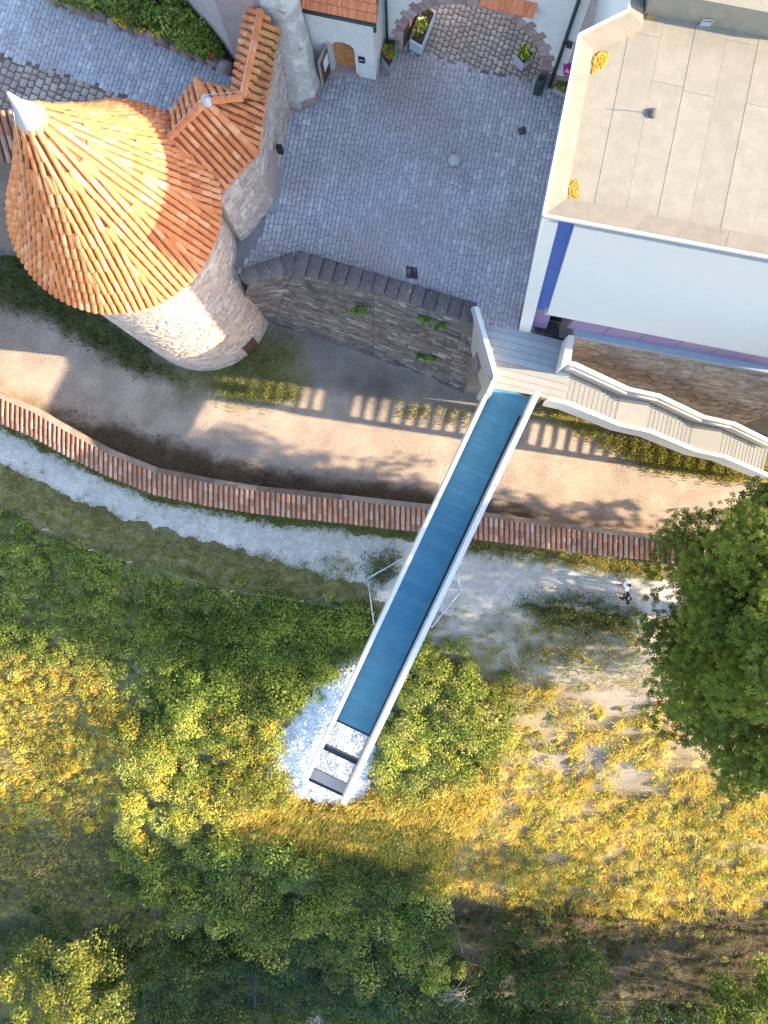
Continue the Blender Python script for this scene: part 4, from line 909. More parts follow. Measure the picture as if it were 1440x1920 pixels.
def ribbon(name, off0, off1, up, dn, prof_, mt_):
    for (sa_, za), (sb, zb) in zip(prof_[:-1], prof_[1:]):
        if sb - sa_ < .15: continue
        a, b = SO + D * sa_, SO + D * sb
        A = [a + N * off0 + Vector((0, 0, za - dn)), b + N * off0 + Vector((0, 0, zb - dn)), b + N * off1 + Vector((0, 0, zb - dn)), a + N * off1 + Vector((0, 0, za - dn))]
        B = [a + N * off0 + Vector((0, 0, za + up)), b + N * off0 + Vector((0, 0, zb + up)), b + N * off1 + Vector((0, 0, zb + up)), a + N * off1 + Vector((0, 0, za + up))]
        solid(name, A, B, mt_, st)
ribbon('parapet', .01, .19, 1.15, .40, prof, 'wsteel')
ribbon('parapet', -WID - .19, -WID - .01, 1.1, .40, [(-.75, C)] + prof[1:], 'wsteel')
for (sa_, za), (sb, zb) in zip(prof[:-1], prof[1:]):
    if sb - sa_ > .15: tube('handrail', [SO + D * sa_ - N * .07 + Vector((0, 0, za + .9)), SO + D * sb - N * .07 + Vector((0, 0, zb + .9))], .035, 'wsteel', st, 8)
rtq = [P(1052, 689, ZS), P(1066, 628, ZS), P(1078, 628, ZS), P(1070, 680, ZS)]
solid('return_parapet', [Vector((p.x, p.y, C - .3)) for p in rtq], rtq, 'wsteel', st)

# ------------------------------------------------------------------ porcelain heap under the skywalk end
HEAP = [(640, 1236), (675, 1232), (705, 1300), (700, 1400), (690, 1480), (664, 1512), (600, 1506), (545, 1492), (507, 1445), (512, 1400), (545, 1350), (570, 1312), (600, 1268)]
hp = PT([p[0] for p in HEAP], [p[1] for p in HEAP]); HP2 = [(p[0], p[1]) for p in hp]
V, F = grid(np.arange(hp[:, 0].min() - .3, hp[:, 0].max() + .3, .09), np.arange(hp[:, 1].min() - .3, hp[:, 1].max() + .3, .09), lambda x, y: terr(x, y))
dd = poly_dist(V[:, 0], V[:, 1], HP2) + .18 * vnoise(V[:, 0], V[:, 1], .5, 41)
V[:, 2] += np.clip(-dd * .4, -.02, .8) + .03 * vnoise(V[:, 0], V[:, 1], .2, 42)
fm = dd[F].mean(1) < 0; F = F[fm]; used, inv = np.unique(F, return_inverse=True)
HV = V[used]
heap = props(obj_np('shard_heap', HV, inv.reshape(F.shape), 'shard', rnd=RG.random(len(F))), 'bright white heap of broken porcelain below the skywalk end', 'heap')
n = 4000; pick = RG.integers(0, len(HV), n); ms = []
for i in pick:
    p = HV[i] + RG.normal(0, .04, 3); p[2] = HV[i][2] + .015; R = np.array(Matrix.Rotation(RG.random() * 6.28, 3, 'Z') @ Matrix.Rotation(RG.normal(0, .5), 3, 'X') @ Matrix.Rotation(RG.normal(0, .5), 3, 'Y')); s_ = RG.uniform(.02, .07)
    ms.append(mat4(R[:, 0] * s_, R[:, 1] * s_ * RG.uniform(.5, 1), R[:, 2] * .015, p))
pieces('shard', heap, U_STONE, ms, 'shard', 0, np.arange(n), stuff_name='porcelain_shards')

# ------------------------------------------------------------------ courtyard objects
LEAFK = 2.25
def leaves_np(cen, rad, per, size, pal, flat=1.0, up=0.35, shell=0.75, jit=0.22, aspect=0.55, seed=None, dome=True, lobecol=0.7):
    """leaf quads spread through lobes: centres (n,3), radii (n,3)"""
    cen = np.asarray(cen, float); rad = np.asarray(rad, float); n = len(cen); N_ = n * per
    d = RG.normal(size=(N_, 3)); d /= np.linalg.norm(d, axis=1)[:, None]
    if dome: d[:, 2] = np.where(d[:, 2] < -0.25, -d[:, 2], d[:, 2])
    rr = shell + (1.06 - shell) * RG.random(N_) ** 0.7
    c = np.repeat(cen, per, 0); r = np.repeat(rad, per, 0)
    p = c + d * r * rr[:, None]
    nrm = d * 0.7 + RG.normal(size=(N_, 3)) * 0.55 + np.array([0, 0, up]); nrm /= np.linalg.norm(nrm, axis=1)[:, None]
    a = np.cross(nrm, RG.normal(size=(N_, 3))); a /= np.linalg.norm(a, axis=1)[:, None]; b = np.cross(nrm, a)
    s = size * RG.uniform(0.6, 1.35, N_)[:, None]
    V = np.stack([p - a * s, p + b * s * aspect + nrm * s * .1, p + a * s, p - b * s * aspect + nrm * s * .1], 1).reshape(-1, 3)
    F = np.arange(N_ * 4).reshape(-1, 4)
    pal = np.asarray(pal, float); lc = pal[RG.integers(0, len(pal), n)]; lf = pal[RG.integers(0, len(pal), N_)]
    lc = lc * np.clip(1 + .38 * vnoise(cen[:, 0], cen[:, 1], 2.6, 71) + .28 * vnoise(cen[:, 0], cen[:, 1], .9, 72), .35, 1.8)[:, None]
    col = np.repeat(lc, per, 0) * lobecol + lf * (1 - lobecol); col = col * (1 + RG.normal(0, jit, N_))[:, None]
    return V, F, np.clip(col * LEAFK, .008, .8)
def leaf_obj(name, parts, parent=None, mt='leaf'):
    Vs = []; Fs = []; Cs = []; o = 0
    for V, F, c in parts: Vs.append(V); Fs.append(F + o); Cs.append(c); o += len(V)
    return obj_np(name, np.concatenate(Vs), np.concatenate(Fs), mt, parent, col=np.concatenate(Cs))
GREEN = [(0.081, 0.108, 0.020), (0.102, 0.132, 0.025), (0.062, 0.084, 0.019), (0.124, 0.146, 0.030)]
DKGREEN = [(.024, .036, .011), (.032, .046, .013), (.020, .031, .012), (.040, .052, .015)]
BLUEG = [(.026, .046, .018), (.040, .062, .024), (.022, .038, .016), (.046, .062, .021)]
OLIVE = [(0.158, 0.158, 0.043), (0.128, 0.132, 0.036), (0.188, 0.173, 0.054), (0.105, 0.117, 0.032)]
YELLOW = [(.21, .18, .028), (.16, .155, .028), (.26, .19, .03), (.13, .14, .028), (.30, .19, .03)]
ORANGE = [(.36, .18, .03), (.32, .20, .035), (.26, .18, .03), (.42, .21, .06)]
DRYG = [(.40, .265, .065), (.34, .22, .05), (.28, .20, .05), (.44, .31, .10), (.20, .175, .04)]
def planter(name, pts_lo, pts_hi, h, mt_, label, leaf=GREEN, flowers=None, nfl=8):
    c = sum(pts_lo, Vector((0, 0, 0))) / len(pts_lo); t = thing(name, c, label, 'planter')
    hi = [Vector((p.x, p.y, C + h)) for p in pts_hi]
    solid('box', pts_lo, hi, mt_, t); cm = sum(hi, Vector((0, 0, 0))) / len(hi)
    solid('soil', [cm.lerp(p, .88) - Vector((0, 0, .05)) for p in hi], [cm.lerp(p, .88) + Vector((0, 0, .012)) for p in hi], 'soil', t)
    cen = []; 
    for _ in range(9):
        w = np.random.default_rng(_ + len(label)).dirichlet(np.ones(len(hi))); p = cm.lerp(sum((hi[i] * float(w[i]) for i in range(len(hi))), Vector((0, 0, 0))), .9); cen.append((p.x, p.y, p.z + .08))
    leaf_obj('plants', [leaves_np(cen, np.full((9, 3), .17), 42, .055, leaf)], t)['kind'] = 'stuff'
    if flowers:
        fc = [cen[i % 4] for i in range(nfl)]; fc = [(x + random.gauss(0, .1), y + random.gauss(0, .1), z + .16) for x, y, z in fc]
        leaf_obj('flowers', [leaves_np(fc, np.full((nfl, 3), .05), 9, .04, flowers, jit=.1)], t)['kind'] = 'stuff'
    return t
def q4(pts, z=C): return [P(a, b, z) for a, b in pts]
planter('long_planter', q4([(768, 92), (790, 105), (816, 38), (796, 20)]), q4([(768, 92), (790, 105), (816, 38), (796, 20)]), .55, 'zincbox', 'long pale planter of green plants with orange flowers inside the archway', GREEN, [(.55, .16, .07), (.6, .25, .14)], 10)
planter('corner_planter', q4([(716, 124), (730, 144), (742, 122), (743, 88), (724, 88)]), q4([(716, 124), (730, 144), (742, 122), (743, 88), (724, 88)]), .55, 'concrete', 'tapered stone planter with red-orange flowers in the corner left of the arch', GREEN, [(.60, .10, .04)], 6)
planter('square_planter', q4([(963, 118), (978, 134), (997, 116), (982, 100)]), q4([(962, 118), (978, 136), (998, 116), (982, 99)]), .55, 'zincbox', 'square zinc planter with yellow flowers right of the arch', GREEN, [(.65, .32, .02)], 9)
planter('wall_planter', q4([(1036, 172), (1062, 184), (1066, 176), (1040, 164)]), q4([(1036, 172), (1062, 184), (1066, 176), (1040, 164)]), .3, 'plaster_t', 'low trough of green plants at the wall below the magenta sign', OLIVE, None)
bp_ = P(1008, 172, C); bn_ = thing('litter_bin', bp_, 'dark cylindrical litter bin beside the right arch pier', 'bin')
lathe('body', [(.20, C), (.21, C + .05), (.21, C + .85), (.19, C + .9)], (bp_.x, bp_.y), 'pipe', bn_, 20); lathe('lid', [(.205, C + .90), (.205, C + .96), (.10, C + .98), (.10, C + .9)], (bp_.x, bp_.y), 'pipe', bn_, 20); lathe('opening', [(.10, C + .955), (.001, C + .955)], (bp_.x, bp_.y), 'black', bn_, 16)
mp_ = P(852, 300, C + .02); mh = thing('manhole_cover', mp_, 'round pale concrete manhole cover in the cobbled courtyard', 'manhole cover')
lathe('frame', [(.33, C - .02), (.33, C + .022), (.31, C + .022), (.31, C)], (mp_.x, mp_.y), 'iron', mh, 28); lathe('cover', [(.305, C - .02), (.305, C + .03), (.001, C + .032)], (mp_.x, mp_.y), 'cover', mh, 28)
for sg_ in (-1, 1): beam('lift_slot', mp_ + Vector((0, sg_ * .24, .012)), mp_ + Vector((0, sg_ * .30, .012)), .05, .006, 'black', mh)
dq = [(971, 241), (984, 237), (987, 250), (974, 254)]; dm = P(979, 246, C); dr = thing('drain_cover', dm, 'small square rusty drain cover near the right side of the courtyard', 'drain cover')
slab('frame', [(p.x, p.y) for p in q4(dq)], C - .03, C + .02, 'iron', dr); lathe('lid', [(.14, C + .02), (.13, C + .034), (.001, C + .034)], (dm.x, dm.y), 'iron', dr, 18)
gq = q4([(762, 500), (781, 503), (783, 522), (763, 520)]); gr = thing('drain_grate', P(772, 511, C), 'square iron drain grate in the cobbles beside the retaining wall', 'drain grate')
slab('pit', [(p.x, p.y) for p in gq], C - .05, C + .004, 'black', gr)
for k in range(7):
    a = gq[0].lerp(gq[3], (k + .5) / 7); b = gq[1].lerp(gq[2], (k + .5) / 7); beam('bar', a + Vector((0, 0, .015)), b + Vector((0, 0, .015)), .028, .03, 'iron', gr)
for a, b in ((gq[0], gq[1]), (gq[1], gq[2]), (gq[2], gq[3]), (gq[3], gq[0])): beam('frame', a + Vector((0, 0, .012)), b + Vector((0, 0, .012)), .05, .04, 'iron', gr)

# flower bed by the street
BED = [(84, -30), (330, -30), (440, 112), (432, 130), (300, 74), (205, 36), (120, 6)]
bed = props(slab('flower_bed', [(P(a, b, C).x, P(a, b, C).y) for a, b in BED], C - .05, C + .22, 'soil'), 'raised planted bed between the cobbled street and the mauve wall', 'flower bed')
ek = [(86, -8), (120, 6), (205, 38), (300, 77), (434, 132)]; ms = []
for i in range(4):
    a, b = P(*ek[i], C), P(*ek[i + 1], C); n_ = max(1, int((b - a).length / .55)); x = (b - a).normalized(); y = Vector((-x.y, x.x, 0))
    for k in range(n_):
        p = a.lerp(b, (k + .5) / n_) + Vector((random.gauss(0, .03), random.gauss(0, .03), .1)); L_ = (b - a).length / n_
        ms.append(mat4(np.array(x) * L_ * .47, np.array(y) * random.uniform(.15, .24), (0, 0, random.uniform(.2, .32)), p))
pieces('edging_stone', bed, U_STONE, ms, 'sandstone', 80)
def px_sample(poly, n):
    xs_ = [p[0] for p in poly]; ys_ = [p[1] for p in poly]; out = np.zeros((0, 2))
    while len(out) < n:
        q = np.stack([RG.uniform(min(xs_), max(xs_), n * 2), RG.uniform(min(ys_), max(ys_), n * 2)], 1); out = np.concatenate([out, q[in_poly(q[:, 0], q[:, 1], poly)]])
    return out[:n]
def court_lobes(poly, n, r0, r1, zb):
    q = px_sample(poly, n); r = RG.uniform(r0, r1, n); z = zb + r * .5; k = (H - z) / FPX
    return np.stack([(q[:, 0] - NX) * k, (NY - q[:, 1]) * k, z], 1), np.stack([r, r, r * RG.uniform(.7, 1.4, n)], 1)
BEDP = [(95, -20), (325, -20), (425, 108), (420, 118), (300, 68), (205, 26), (125, 0)]
parts = [leaves_np(*court_lobes(BEDP, 90, .25, .55, C + .3), 110, .085, GREEN + OLIVE[:1]), leaves_np(*court_lobes([(280, 30), (335, 0), (425, 105), (360, 85)], 26, .2, .4, C + .3), 40, .14, GREEN[:3])]
leaf_obj('bed_foliage', parts, bed)['kind'] = 'stuff'
fl = []
for poly, pal, n in (([(215, 30), (240, 40), (236, 54), (214, 44)], [(.60, .34, .02)], 14), ([(262, 52), (300, 60), (298, 72), (264, 64)], [(.60, .22, .02)], 12), ([(385, 98), (402, 102), (400, 110), (386, 108)], [(.45, .05, .03)], 6)):
    c_, r_ = court_lobes(poly, n, .05, .07, C + .75); fl.append(leaves_np(c_, r_, 10, .05, pal, jit=.1))
leaf_obj('flowers', fl, bed)['kind'] = 'stuff'
# plants rooted in the retaining wall
for (pxy, zz, r, lab) in (((676, 578), 5.5, .42, 'bright green fern tuft growing from the middle of the retaining wall'), ((798, 596), 5.5, .22, 'small green weed high on the right half of the retaining wall'), ((828, 608), 5.6, .18, 'tiny weed at the upper right of the retaining wall'), ((792, 665), 2.6, .24, 'green weed low on the right part of the retaining wall'), ((812, 668), 2.4, .2, 'second low weed near the foot of the retaining wall')):
    # point on the sloping face
    a, b, c, d = (bo[2], bo[3], to[3], to[2]) if pxy[0] > 700 else (bo[1], bo[2], to[2], to[1])
    nn_ = (b - a).cross(d - a).normalized(); ray = Vector(((pxy[0] - NX) / FPX, (NY - pxy[1]) / FPX, -1)); c0 = Vector((0, 0, H)); p = c0 + ray * ((a - c0).dot(nn_) / ray.dot(nn_)); nn_ = -nn_ if nn_.y > 0 else nn_
    t = thing('wall_weed', p, lab, 'plant')
    cen = [tuple(p + nn_ * .12 + Vector((random.gauss(0, r * .6), random.gauss(0, r * .3), random.gauss(0, r * .4)))) for _ in range(8)]
    leaf_obj('leaves', [leaves_np(cen, np.full((8, 3), r * .5), 34, .06, [(.05, .10, .018), (.06, .12, .02)], jit=.2)], t)

# ------------------------------------------------------------------ hillside plants
def ter_lobes(poly, n, r0, r1, squash=(.6, 1.1), sink=.1):
    q = px_sample(poly, n) + RG.normal(0, 13, (n, 2)); p = PT(q[:, 0], q[:, 1]); r = r0 + (r1 - r0) * RG.random(n) ** 1.5; rz = r * RG.uniform(*squash, n)
    p[:, 2] += rz * (.5 - sink); return p, np.stack([r, r, rz], 1)
def blades(poly, n, h0, h1, w, pal, lean=.5, tuft=6, spread=.12, wind=(0, 0), jitter=9, gap=None):
    m = n // tuft; q = px_sample(poly, m) + RG.normal(0, jitter, (m, 2))
    if gap is not None:
        g_ = PT(q[:, 0], q[:, 1]); keep = vnoise(g_[:, 0], g_[:, 1] * 1.8, 1.7, 81) + .6 * vnoise(g_[:, 0], g_[:, 1] * 1.8, .6, 82) + 1.1 * np.clip((1490 - q[:, 1]) / 200, -.3, .8) < gap; q = q[keep]; m = len(q)
    p = np.repeat(PT(q[:, 0], q[:, 1]), tuft, 0); N_ = len(p)
    p[:, :2] += RG.normal(0, spread, (N_, 2)); p[:, 2] = terr(p[:, 0], p[:, 1]) - .02
    h = RG.uniform(h0, h1, N_); a = RG.uniform(0, 6.283, N_); ln = RG.uniform(.2, 1.0, N_) * lean
    dx = np.cos(a) * ln + wind[0]; dy = np.sin(a) * ln + wind[1]
    tip = p + np.stack([dx * h, dy * h, h * np.sqrt(np.clip(1 - .5 * ln ** 2, .1, 1))], 1); mid = p * .5 + tip * .5; mid[:, 2] += .12 * h
    sx = np.stack([-np.sin(a), np.cos(a), np.zeros(N_)], 1) * w * RG.uniform(.6, 1.4, N_)[:, None]
    V = np.stack([p - sx * .6, mid + sx, tip, mid - sx], 1).reshape(-1, 3); F = np.arange(N_ * 4).reshape(-1, 4)
    pal = np.asarray(pal); tc = np.repeat(pal[RG.integers(0, len(pal), m)], tuft, 0); col = tc * (1 + RG.normal(0, .2, N_))[:, None]
    return V, F, np.clip(col * 2.1, .01, .8)
def stuff(name, parts, label, mt='leaf'):
    return props(leaf_obj(name, parts, None, mt), label, kind='stuff')
SCL = [(0, 960), (90, 1005), (250, 1062), (440, 1112), (640, 1140), (700, 1160), (690, 1200), (640, 1235), (560, 1330), (400, 1330), (230, 1300), (180, 1240), (-40, 1230), (-40, 940)]
stuff('scrub', [leaves_np(*ter_lobes(SCL, 1650, .18, .62), 105, .058, GREEN + OLIVE[:2] + DKGREEN[:1], shell=.5)], 'dense low green scrub on the slope left of the skywalk')
SCB = [(330, 1170), (640, 1145), (690, 1165), (680, 1210), (600, 1262), (540, 1345), (300, 1400), (260, 1330)]
stuff('thicket', [leaves_np(*ter_lobes(SCB, 270, .4, 1.05, (.7, 1.2)), 270, .072, GREEN + DKGREEN[:2], shell=.6)], 'taller leafy thicket beside the left edge of the skywalk')
YL = [(-40, 1220), (190, 1235), (250, 1330), (240, 1460), (200, 1545), (-40, 1560)]
stuff('yellow_scrub', [leaves_np(*ter_lobes(YL, 520, .16, .5), 110, .055, YELLOW[:4] + OLIVE + ORANGE[:1], shell=.5), blades(YL, 9000, .25, .5, .012, YELLOW + DRYG[:2], .8)], 'sunlit yellow-green herbs at the left edge of the slope')
CEN = [(240, 1330), (400, 1320), (545, 1345), (510, 1400), (505, 1450), (540, 1500), (420, 1500), (450, 1580), (300, 1600), (240, 1640), (230, 1500)]
stuff('bushes', [leaves_np(*ter_lobes(CEN, 300, .3, .95, (.7, 1.3)), 270, .07, YELLOW[:4] + OLIVE + GREEN[:2], shell=.6)], 'yellow-green bushes left of the porcelain heap')
DKC = [(230, 1590), (440, 1560), (640, 1600), (830, 1640), (840, 1760), (870, 1800), (880, 1860), (700, 1850), (560, 1810), (480, 1760), (400, 1720), (300, 1690), (220, 1660)]
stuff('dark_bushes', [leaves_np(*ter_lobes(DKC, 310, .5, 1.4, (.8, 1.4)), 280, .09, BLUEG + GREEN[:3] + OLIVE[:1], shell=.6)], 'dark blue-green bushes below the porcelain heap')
GLD = [(430, 1480), (520, 1480), (600, 1512), (690, 1490), (760, 1500), (900, 1440), (930, 1500), (850, 1600), (840, 1670), (640, 1640), (440, 1570)]
stuff('golden_grass', [blades(GLD, 38000, .35, .8, .013, DRYG + YELLOW[:2], .75, 9, .14), leaves_np(*ter_lobes([(620, 1560), (840, 1540), (850, 1660), (640, 1650)], 60, .3, .6), 90, .09, YELLOW + OLIVE)], 'tall golden dry grass around the foot of the porcelain heap', 'grass')
RSH = [(715, 1250), (790, 1190), (880, 1215), (950, 1270), (960, 1340), (930, 1460), (860, 1470), (740, 1480), (700, 1440), (712, 1330)]
stuff('shrubs', [leaves_np(*ter_lobes(RSH, 190, .3, .95, (.7, 1.2)), 290, .07, GREEN + OLIVE + YELLOW[1:2], shell=.6)], 'leafy green shrubs right of the skywalk end')
RGT = [(940, 1290), (1100, 1290), (1250, 1330), (1260, 1430), (1440, 1440), (1480, 1440), (1480, 1710), (1150, 1715), (880, 1690), (850, 1650), (930, 1500)]
stuff('dry_grass', [blades(RGT, 80000, .2, .62, .011, DRYG + DRYG[:2] + YELLOW[:2] + OLIVE[:2], .95, 60, .17, (-.1, 0), gap=.45), blades(RGT, 16000, .1, .3, .011, DRYG + OLIVE[:2], .9, 10, .2, gap=.9)], 'tussocks of sunlit dry yellow grass on the right-hand slope', 'grass')
stuff('slope_herbs', [leaves_np(*ter_lobes([(960, 1500), (1440, 1520), (1440, 1700), (960, 1690)], 190, .2, .5), 130, .055, YELLOW[:3] + OLIVE + GREEN[:1]), leaves_np(*ter_lobes([(960, 1310), (1230, 1330), (1200, 1480), (960, 1500)], 80, .15, .4), 110, .055, YELLOW[:3] + OLIVE)], 'leafy yellow-green herbs among the dry grass on the right-hand slope')
stuff('path_edge_grass', [blades([(0, 868), (120, 932), (300, 1004), (560, 1060), (700, 1106), (700, 1150), (440, 1108), (250, 1052), (90, 992), (0, 942)], 26000, .08, .24, .014, OLIVE + [(.12, .11, .045), (.10, .085, .04)], .9, 6, .08), blades([(0, 792), (140, 862), (300, 932), (500, 968), (800, 1002), (800, 1014), (500, 982), (300, 945), (140, 874), (0, 805)], 8000, .08, .2, .014, OLIVE + GREEN, .9, 6, .05, jitter=4), blades([(850, 1012), (1240, 1056), (1240, 1090), (1100, 1070), (850, 1034)], 7000, .08, .22, .014, OLIVE + DRYG[2:3], .9, 6, .06, jitter=5)], 'short olive grass along both edges of the gravel path', 'grass')
stuff('clearing_grass', [blades([(960, 1122), (1080, 1108), (1215, 1160), (1180, 1190), (1030, 1178)], 7000, .08, .25, .016, OLIVE + DKGREEN, .9), blades([(850, 1140), (1210, 1180), (1250, 1290), (960, 1290)], 7000, .08, .3, .016, OLIVE + DRYG[2:3], .9, 14, .15), blades([(690, 1050), (745, 1042), (740, 1085), (700, 1095)], 2500, .08, .22, .016, OLIVE + DKGREEN, .9), blades([(600, 1035), (690, 1060), (680, 1085), (610, 1070)], 700, .08, .22, .016, OLIVE, .9, 12, .1)], 'sparse grass on the stony ground right of the skywalk', 'grass')
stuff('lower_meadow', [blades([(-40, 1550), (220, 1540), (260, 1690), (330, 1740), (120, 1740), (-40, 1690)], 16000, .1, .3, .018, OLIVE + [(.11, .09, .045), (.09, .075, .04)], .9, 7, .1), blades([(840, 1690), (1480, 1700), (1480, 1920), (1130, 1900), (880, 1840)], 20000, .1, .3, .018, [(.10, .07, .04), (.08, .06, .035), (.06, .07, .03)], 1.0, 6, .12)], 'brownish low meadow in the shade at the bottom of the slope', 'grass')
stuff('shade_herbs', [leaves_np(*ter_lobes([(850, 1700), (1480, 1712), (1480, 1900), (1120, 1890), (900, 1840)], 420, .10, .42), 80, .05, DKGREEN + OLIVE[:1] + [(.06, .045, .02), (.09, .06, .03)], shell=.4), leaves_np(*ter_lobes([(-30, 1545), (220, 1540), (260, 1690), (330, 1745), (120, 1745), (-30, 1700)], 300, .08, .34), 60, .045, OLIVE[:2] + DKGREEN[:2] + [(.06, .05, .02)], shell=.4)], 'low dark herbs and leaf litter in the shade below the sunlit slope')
stuff('moat_grass', [blades([(0, 430), (60, 450), (200, 590), (345, 705), (345, 722), (220, 685), (110, 612), (0, 560)], 9000, .08, .25, .016, DKGREEN + GREEN[:2], .9), blades([(345, 705), (480, 615), (530, 645), (540, 735), (440, 735)], 8000, .06, .2, .014, OLIVE + GREEN[:1], .9, jitter=24), blades([(400, 722), (560, 738), (560, 750), (440, 744)], 3000, .06, .2, .014, OLIVE, .9, jitter=6), blades([(740, 750), (895, 775), (900, 800), (740, 778)], 1300, .06, .2, .016, OLIVE + YELLOW[:1], .9, 10), blades([(990, 750), (1150, 820), (1300, 850), (1440, 885), (1440, 900), (1320, 892), (1200, 868), (1080, 800)], 9000, .1, .3, .018, OLIVE + YELLOW[1:3], .9), blades([(100, 765), (240, 800), (430, 870), (830, 930), (830, 955), (500, 925), (290, 890), (190, 850)], 7000, .06, .2, .014, [(.09, .065, .035), (.06, .055, .025), (.12, .085, .05)], 1.0)], 'patchy grass along the edges of the moat floor', 'grass')

# ------------------------------------------------------------------ trees
def palmate(cen, rad, per, size, pal, seed=0):
    V0, F0, C0 = None, None, None
    cen = np.asarray(cen); n = len(cen); N_ = n * per
    d = RG.normal(size=(N_, 3)); d /= np.linalg.norm(d, axis=1)[:, None]; d[:, 2] = np.where(d[:, 2] < -.3, -d[:, 2], d[:, 2])
    p = np.repeat(cen, per, 0) + d * np.repeat(np.asarray(rad), per, 0) * (0.62 + .42 * RG.random(N_))[:, None]
    nr_ = d * .55 + RG.normal(size=(N_, 3)) * .25 + np.array([0, 0, .8]); nr_ /= np.linalg.norm(nr_, axis=1)[:, None]
    a = np.cross(nr_, RG.normal(size=(N_, 3))); a /= np.linalg.norm(a, axis=1)[:, None]; b = np.cross(nr_, a)
    s = size * RG.uniform(.7, 1.3, N_); Vs = []
    for k in range(6):
        t = (k - 2.5) * .95; dirv = a * math.cos(t) + b * math.sin(t) - nr_ * .28; sid = np.cross(nr_, dirv); L_ = s * (1.0 if 0 < k < 5 else .7)
        e = p + dirv * L_[:, None]; m_ = p + dirv * (L_ * .62)[:, None] + nr_ * (L_ * .08)[:, None]; w_ = (L_ * .22)[:, None]
        Vs.append(np.stack([p, m_ + sid * w_, e, m_ - sid * w_], 1))
    V = np.stack(Vs, 1).reshape(-1, 3); F = np.arange(len(V)).reshape(-1, 4)
    pal = np.asarray(pal); lc = np.repeat(pal[RG.integers(0, len(pal), n)], per, 0) * (1 + RG.normal(0, .18, N_))[:, None]
    return V, F, np.clip(np.repeat(lc, 6, 0) * 2.0, .008, .8)
def crown_lobes(c, R, n, r0, r1, low=-.5):
    d = RG.normal(size=(n * 3, 3)); d /= np.linalg.norm(d, axis=1)[:, None]; d = d[d[:, 2] > low][:n]
    rr = np.where(RG.random(len(d)) < .75, RG.uniform(.68, 1.04, len(d)), RG.uniform(.3, .75, len(d)))[:, None]
    p = np.asarray(c) + d * np.asarray(R) * rr; r = RG.uniform(r0, r1, len(d)); return p, np.stack([r, r, r * .75], 1)
def tree(name, base, c, R, label, nl, r0, r1, per, size, pal, kind='simple', group=None):
    base = Vector(base); c = Vector(c); t = thing(name, base, label, 'tree', group)
    tube('trunk', [base - Vector((0, 0, .3)), base.lerp(c, .45) + Vector((.2, .1, 0)), c + Vector((0, 0, R[2] * .3))], max(.14, R[0] * .055), 'bark', t, 10, .45)
    for k in range(6):
        a = k * 1.05 + .3; s_ = base.lerp(c, .45 + .06 * k); e = c + Vector((math.cos(a) * R[0] * .7, math.sin(a) * R[1] * .7, R[2] * (.0 + .1 * (k % 3))))
        tube('limb', [s_, s_.lerp(e, .5) + Vector((0, 0, .3)), e], max(.06, R[0] * .022), 'bark', t, 6, .35)
    cen, rad_ = crown_lobes(c, R, nl, r0, r1)
    g = palmate(cen, rad_, per, size, pal) if kind == 'palm' else leaves_np(cen, rad_, per, size, pal, shell=.55)
    leaf_obj('crown', [g], t); return t
CHEST = [(0.053, 0.068, 0.011), (0.070, 0.085, 0.013), (0.044, 0.057, 0.012), (0.086, 0.098, 0.016), (0.060, 0.074, 0.014)]
tz = float(terr(16, -6))
chest = tree('chestnut_tree', (16.2, -5.6, tz), (16.6, -5.1, 10.0), (5.9, 6.4, 6.3), 'large dark green chestnut tree overhanging the right edge by the gravel path', 230, 0.9, 1.8, 180, .175, CHEST, 'palm')
def tpt(px, py): return PT([px], [py])[0]
b = tpt(110, 1850); tree('ash_tree', b, (P(120, 1890, -5).x, P(120, 1890, -5).y, -5.5), (4.3, 4.0, 3.0), 'airy yellow-lit tree in the bottom left corner', 75, .5, 1.0, 150, .10, [(.12, .125, .024), (.095, .105, .024), (.15, .14, .028), (.07, .085, .024)])  # leaf colours lightened and yellowed to carry the sun on the crown
b = tpt(1020, 1850); tree('round_tree', b, (P(1020, 1868, -5).x, P(1020, 1868, -5).y, -6.0), (4.0, 4.2, 3.2), 'round dark green tree at the bottom right of centre', 85, .6, 1.1, 170, .11, BLUEG + DKGREEN[:2])
b = tpt(1420, 1890); tree('corner_tree', b, (P(1430, 1905, -6).x, P(1430, 1905, -6).y, -6.5), (3.2, 3.0, 2.6), 'small green tree in the bottom right corner', 55, .5, .9, 150, .11, GREEN + DKGREEN[:1])
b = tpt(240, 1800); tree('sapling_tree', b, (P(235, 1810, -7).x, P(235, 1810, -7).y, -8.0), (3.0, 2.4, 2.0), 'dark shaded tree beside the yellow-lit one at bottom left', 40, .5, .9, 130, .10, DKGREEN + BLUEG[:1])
DKL = [(-40, 1690), (120, 1730), (300, 1745), (420, 1760), (560, 1820), (700, 1860), (880, 1880), (960, 1900), (1150, 1905), (1300, 1890), (1480, 1890), (1480, 1990), (-40, 1990)]
stuff('undergrowth', [leaves_np(*ter_lobes(DKL, 420, .4, 1.3, (.7, 1.2)), 120, .10, DKGREEN + BLUEG[:2], shell=.6), leaves_np(*ter_lobes([(270, 1745), (420, 1740), (560, 1805), (720, 1845), (900, 1865), (900, 1910), (270, 1910)], 260, .4, 1.1, (.7, 1.2)), 140, .085, DKGREEN + BLUEG[:2], shell=.6)], 'dark green undergrowth along the bottom edge')
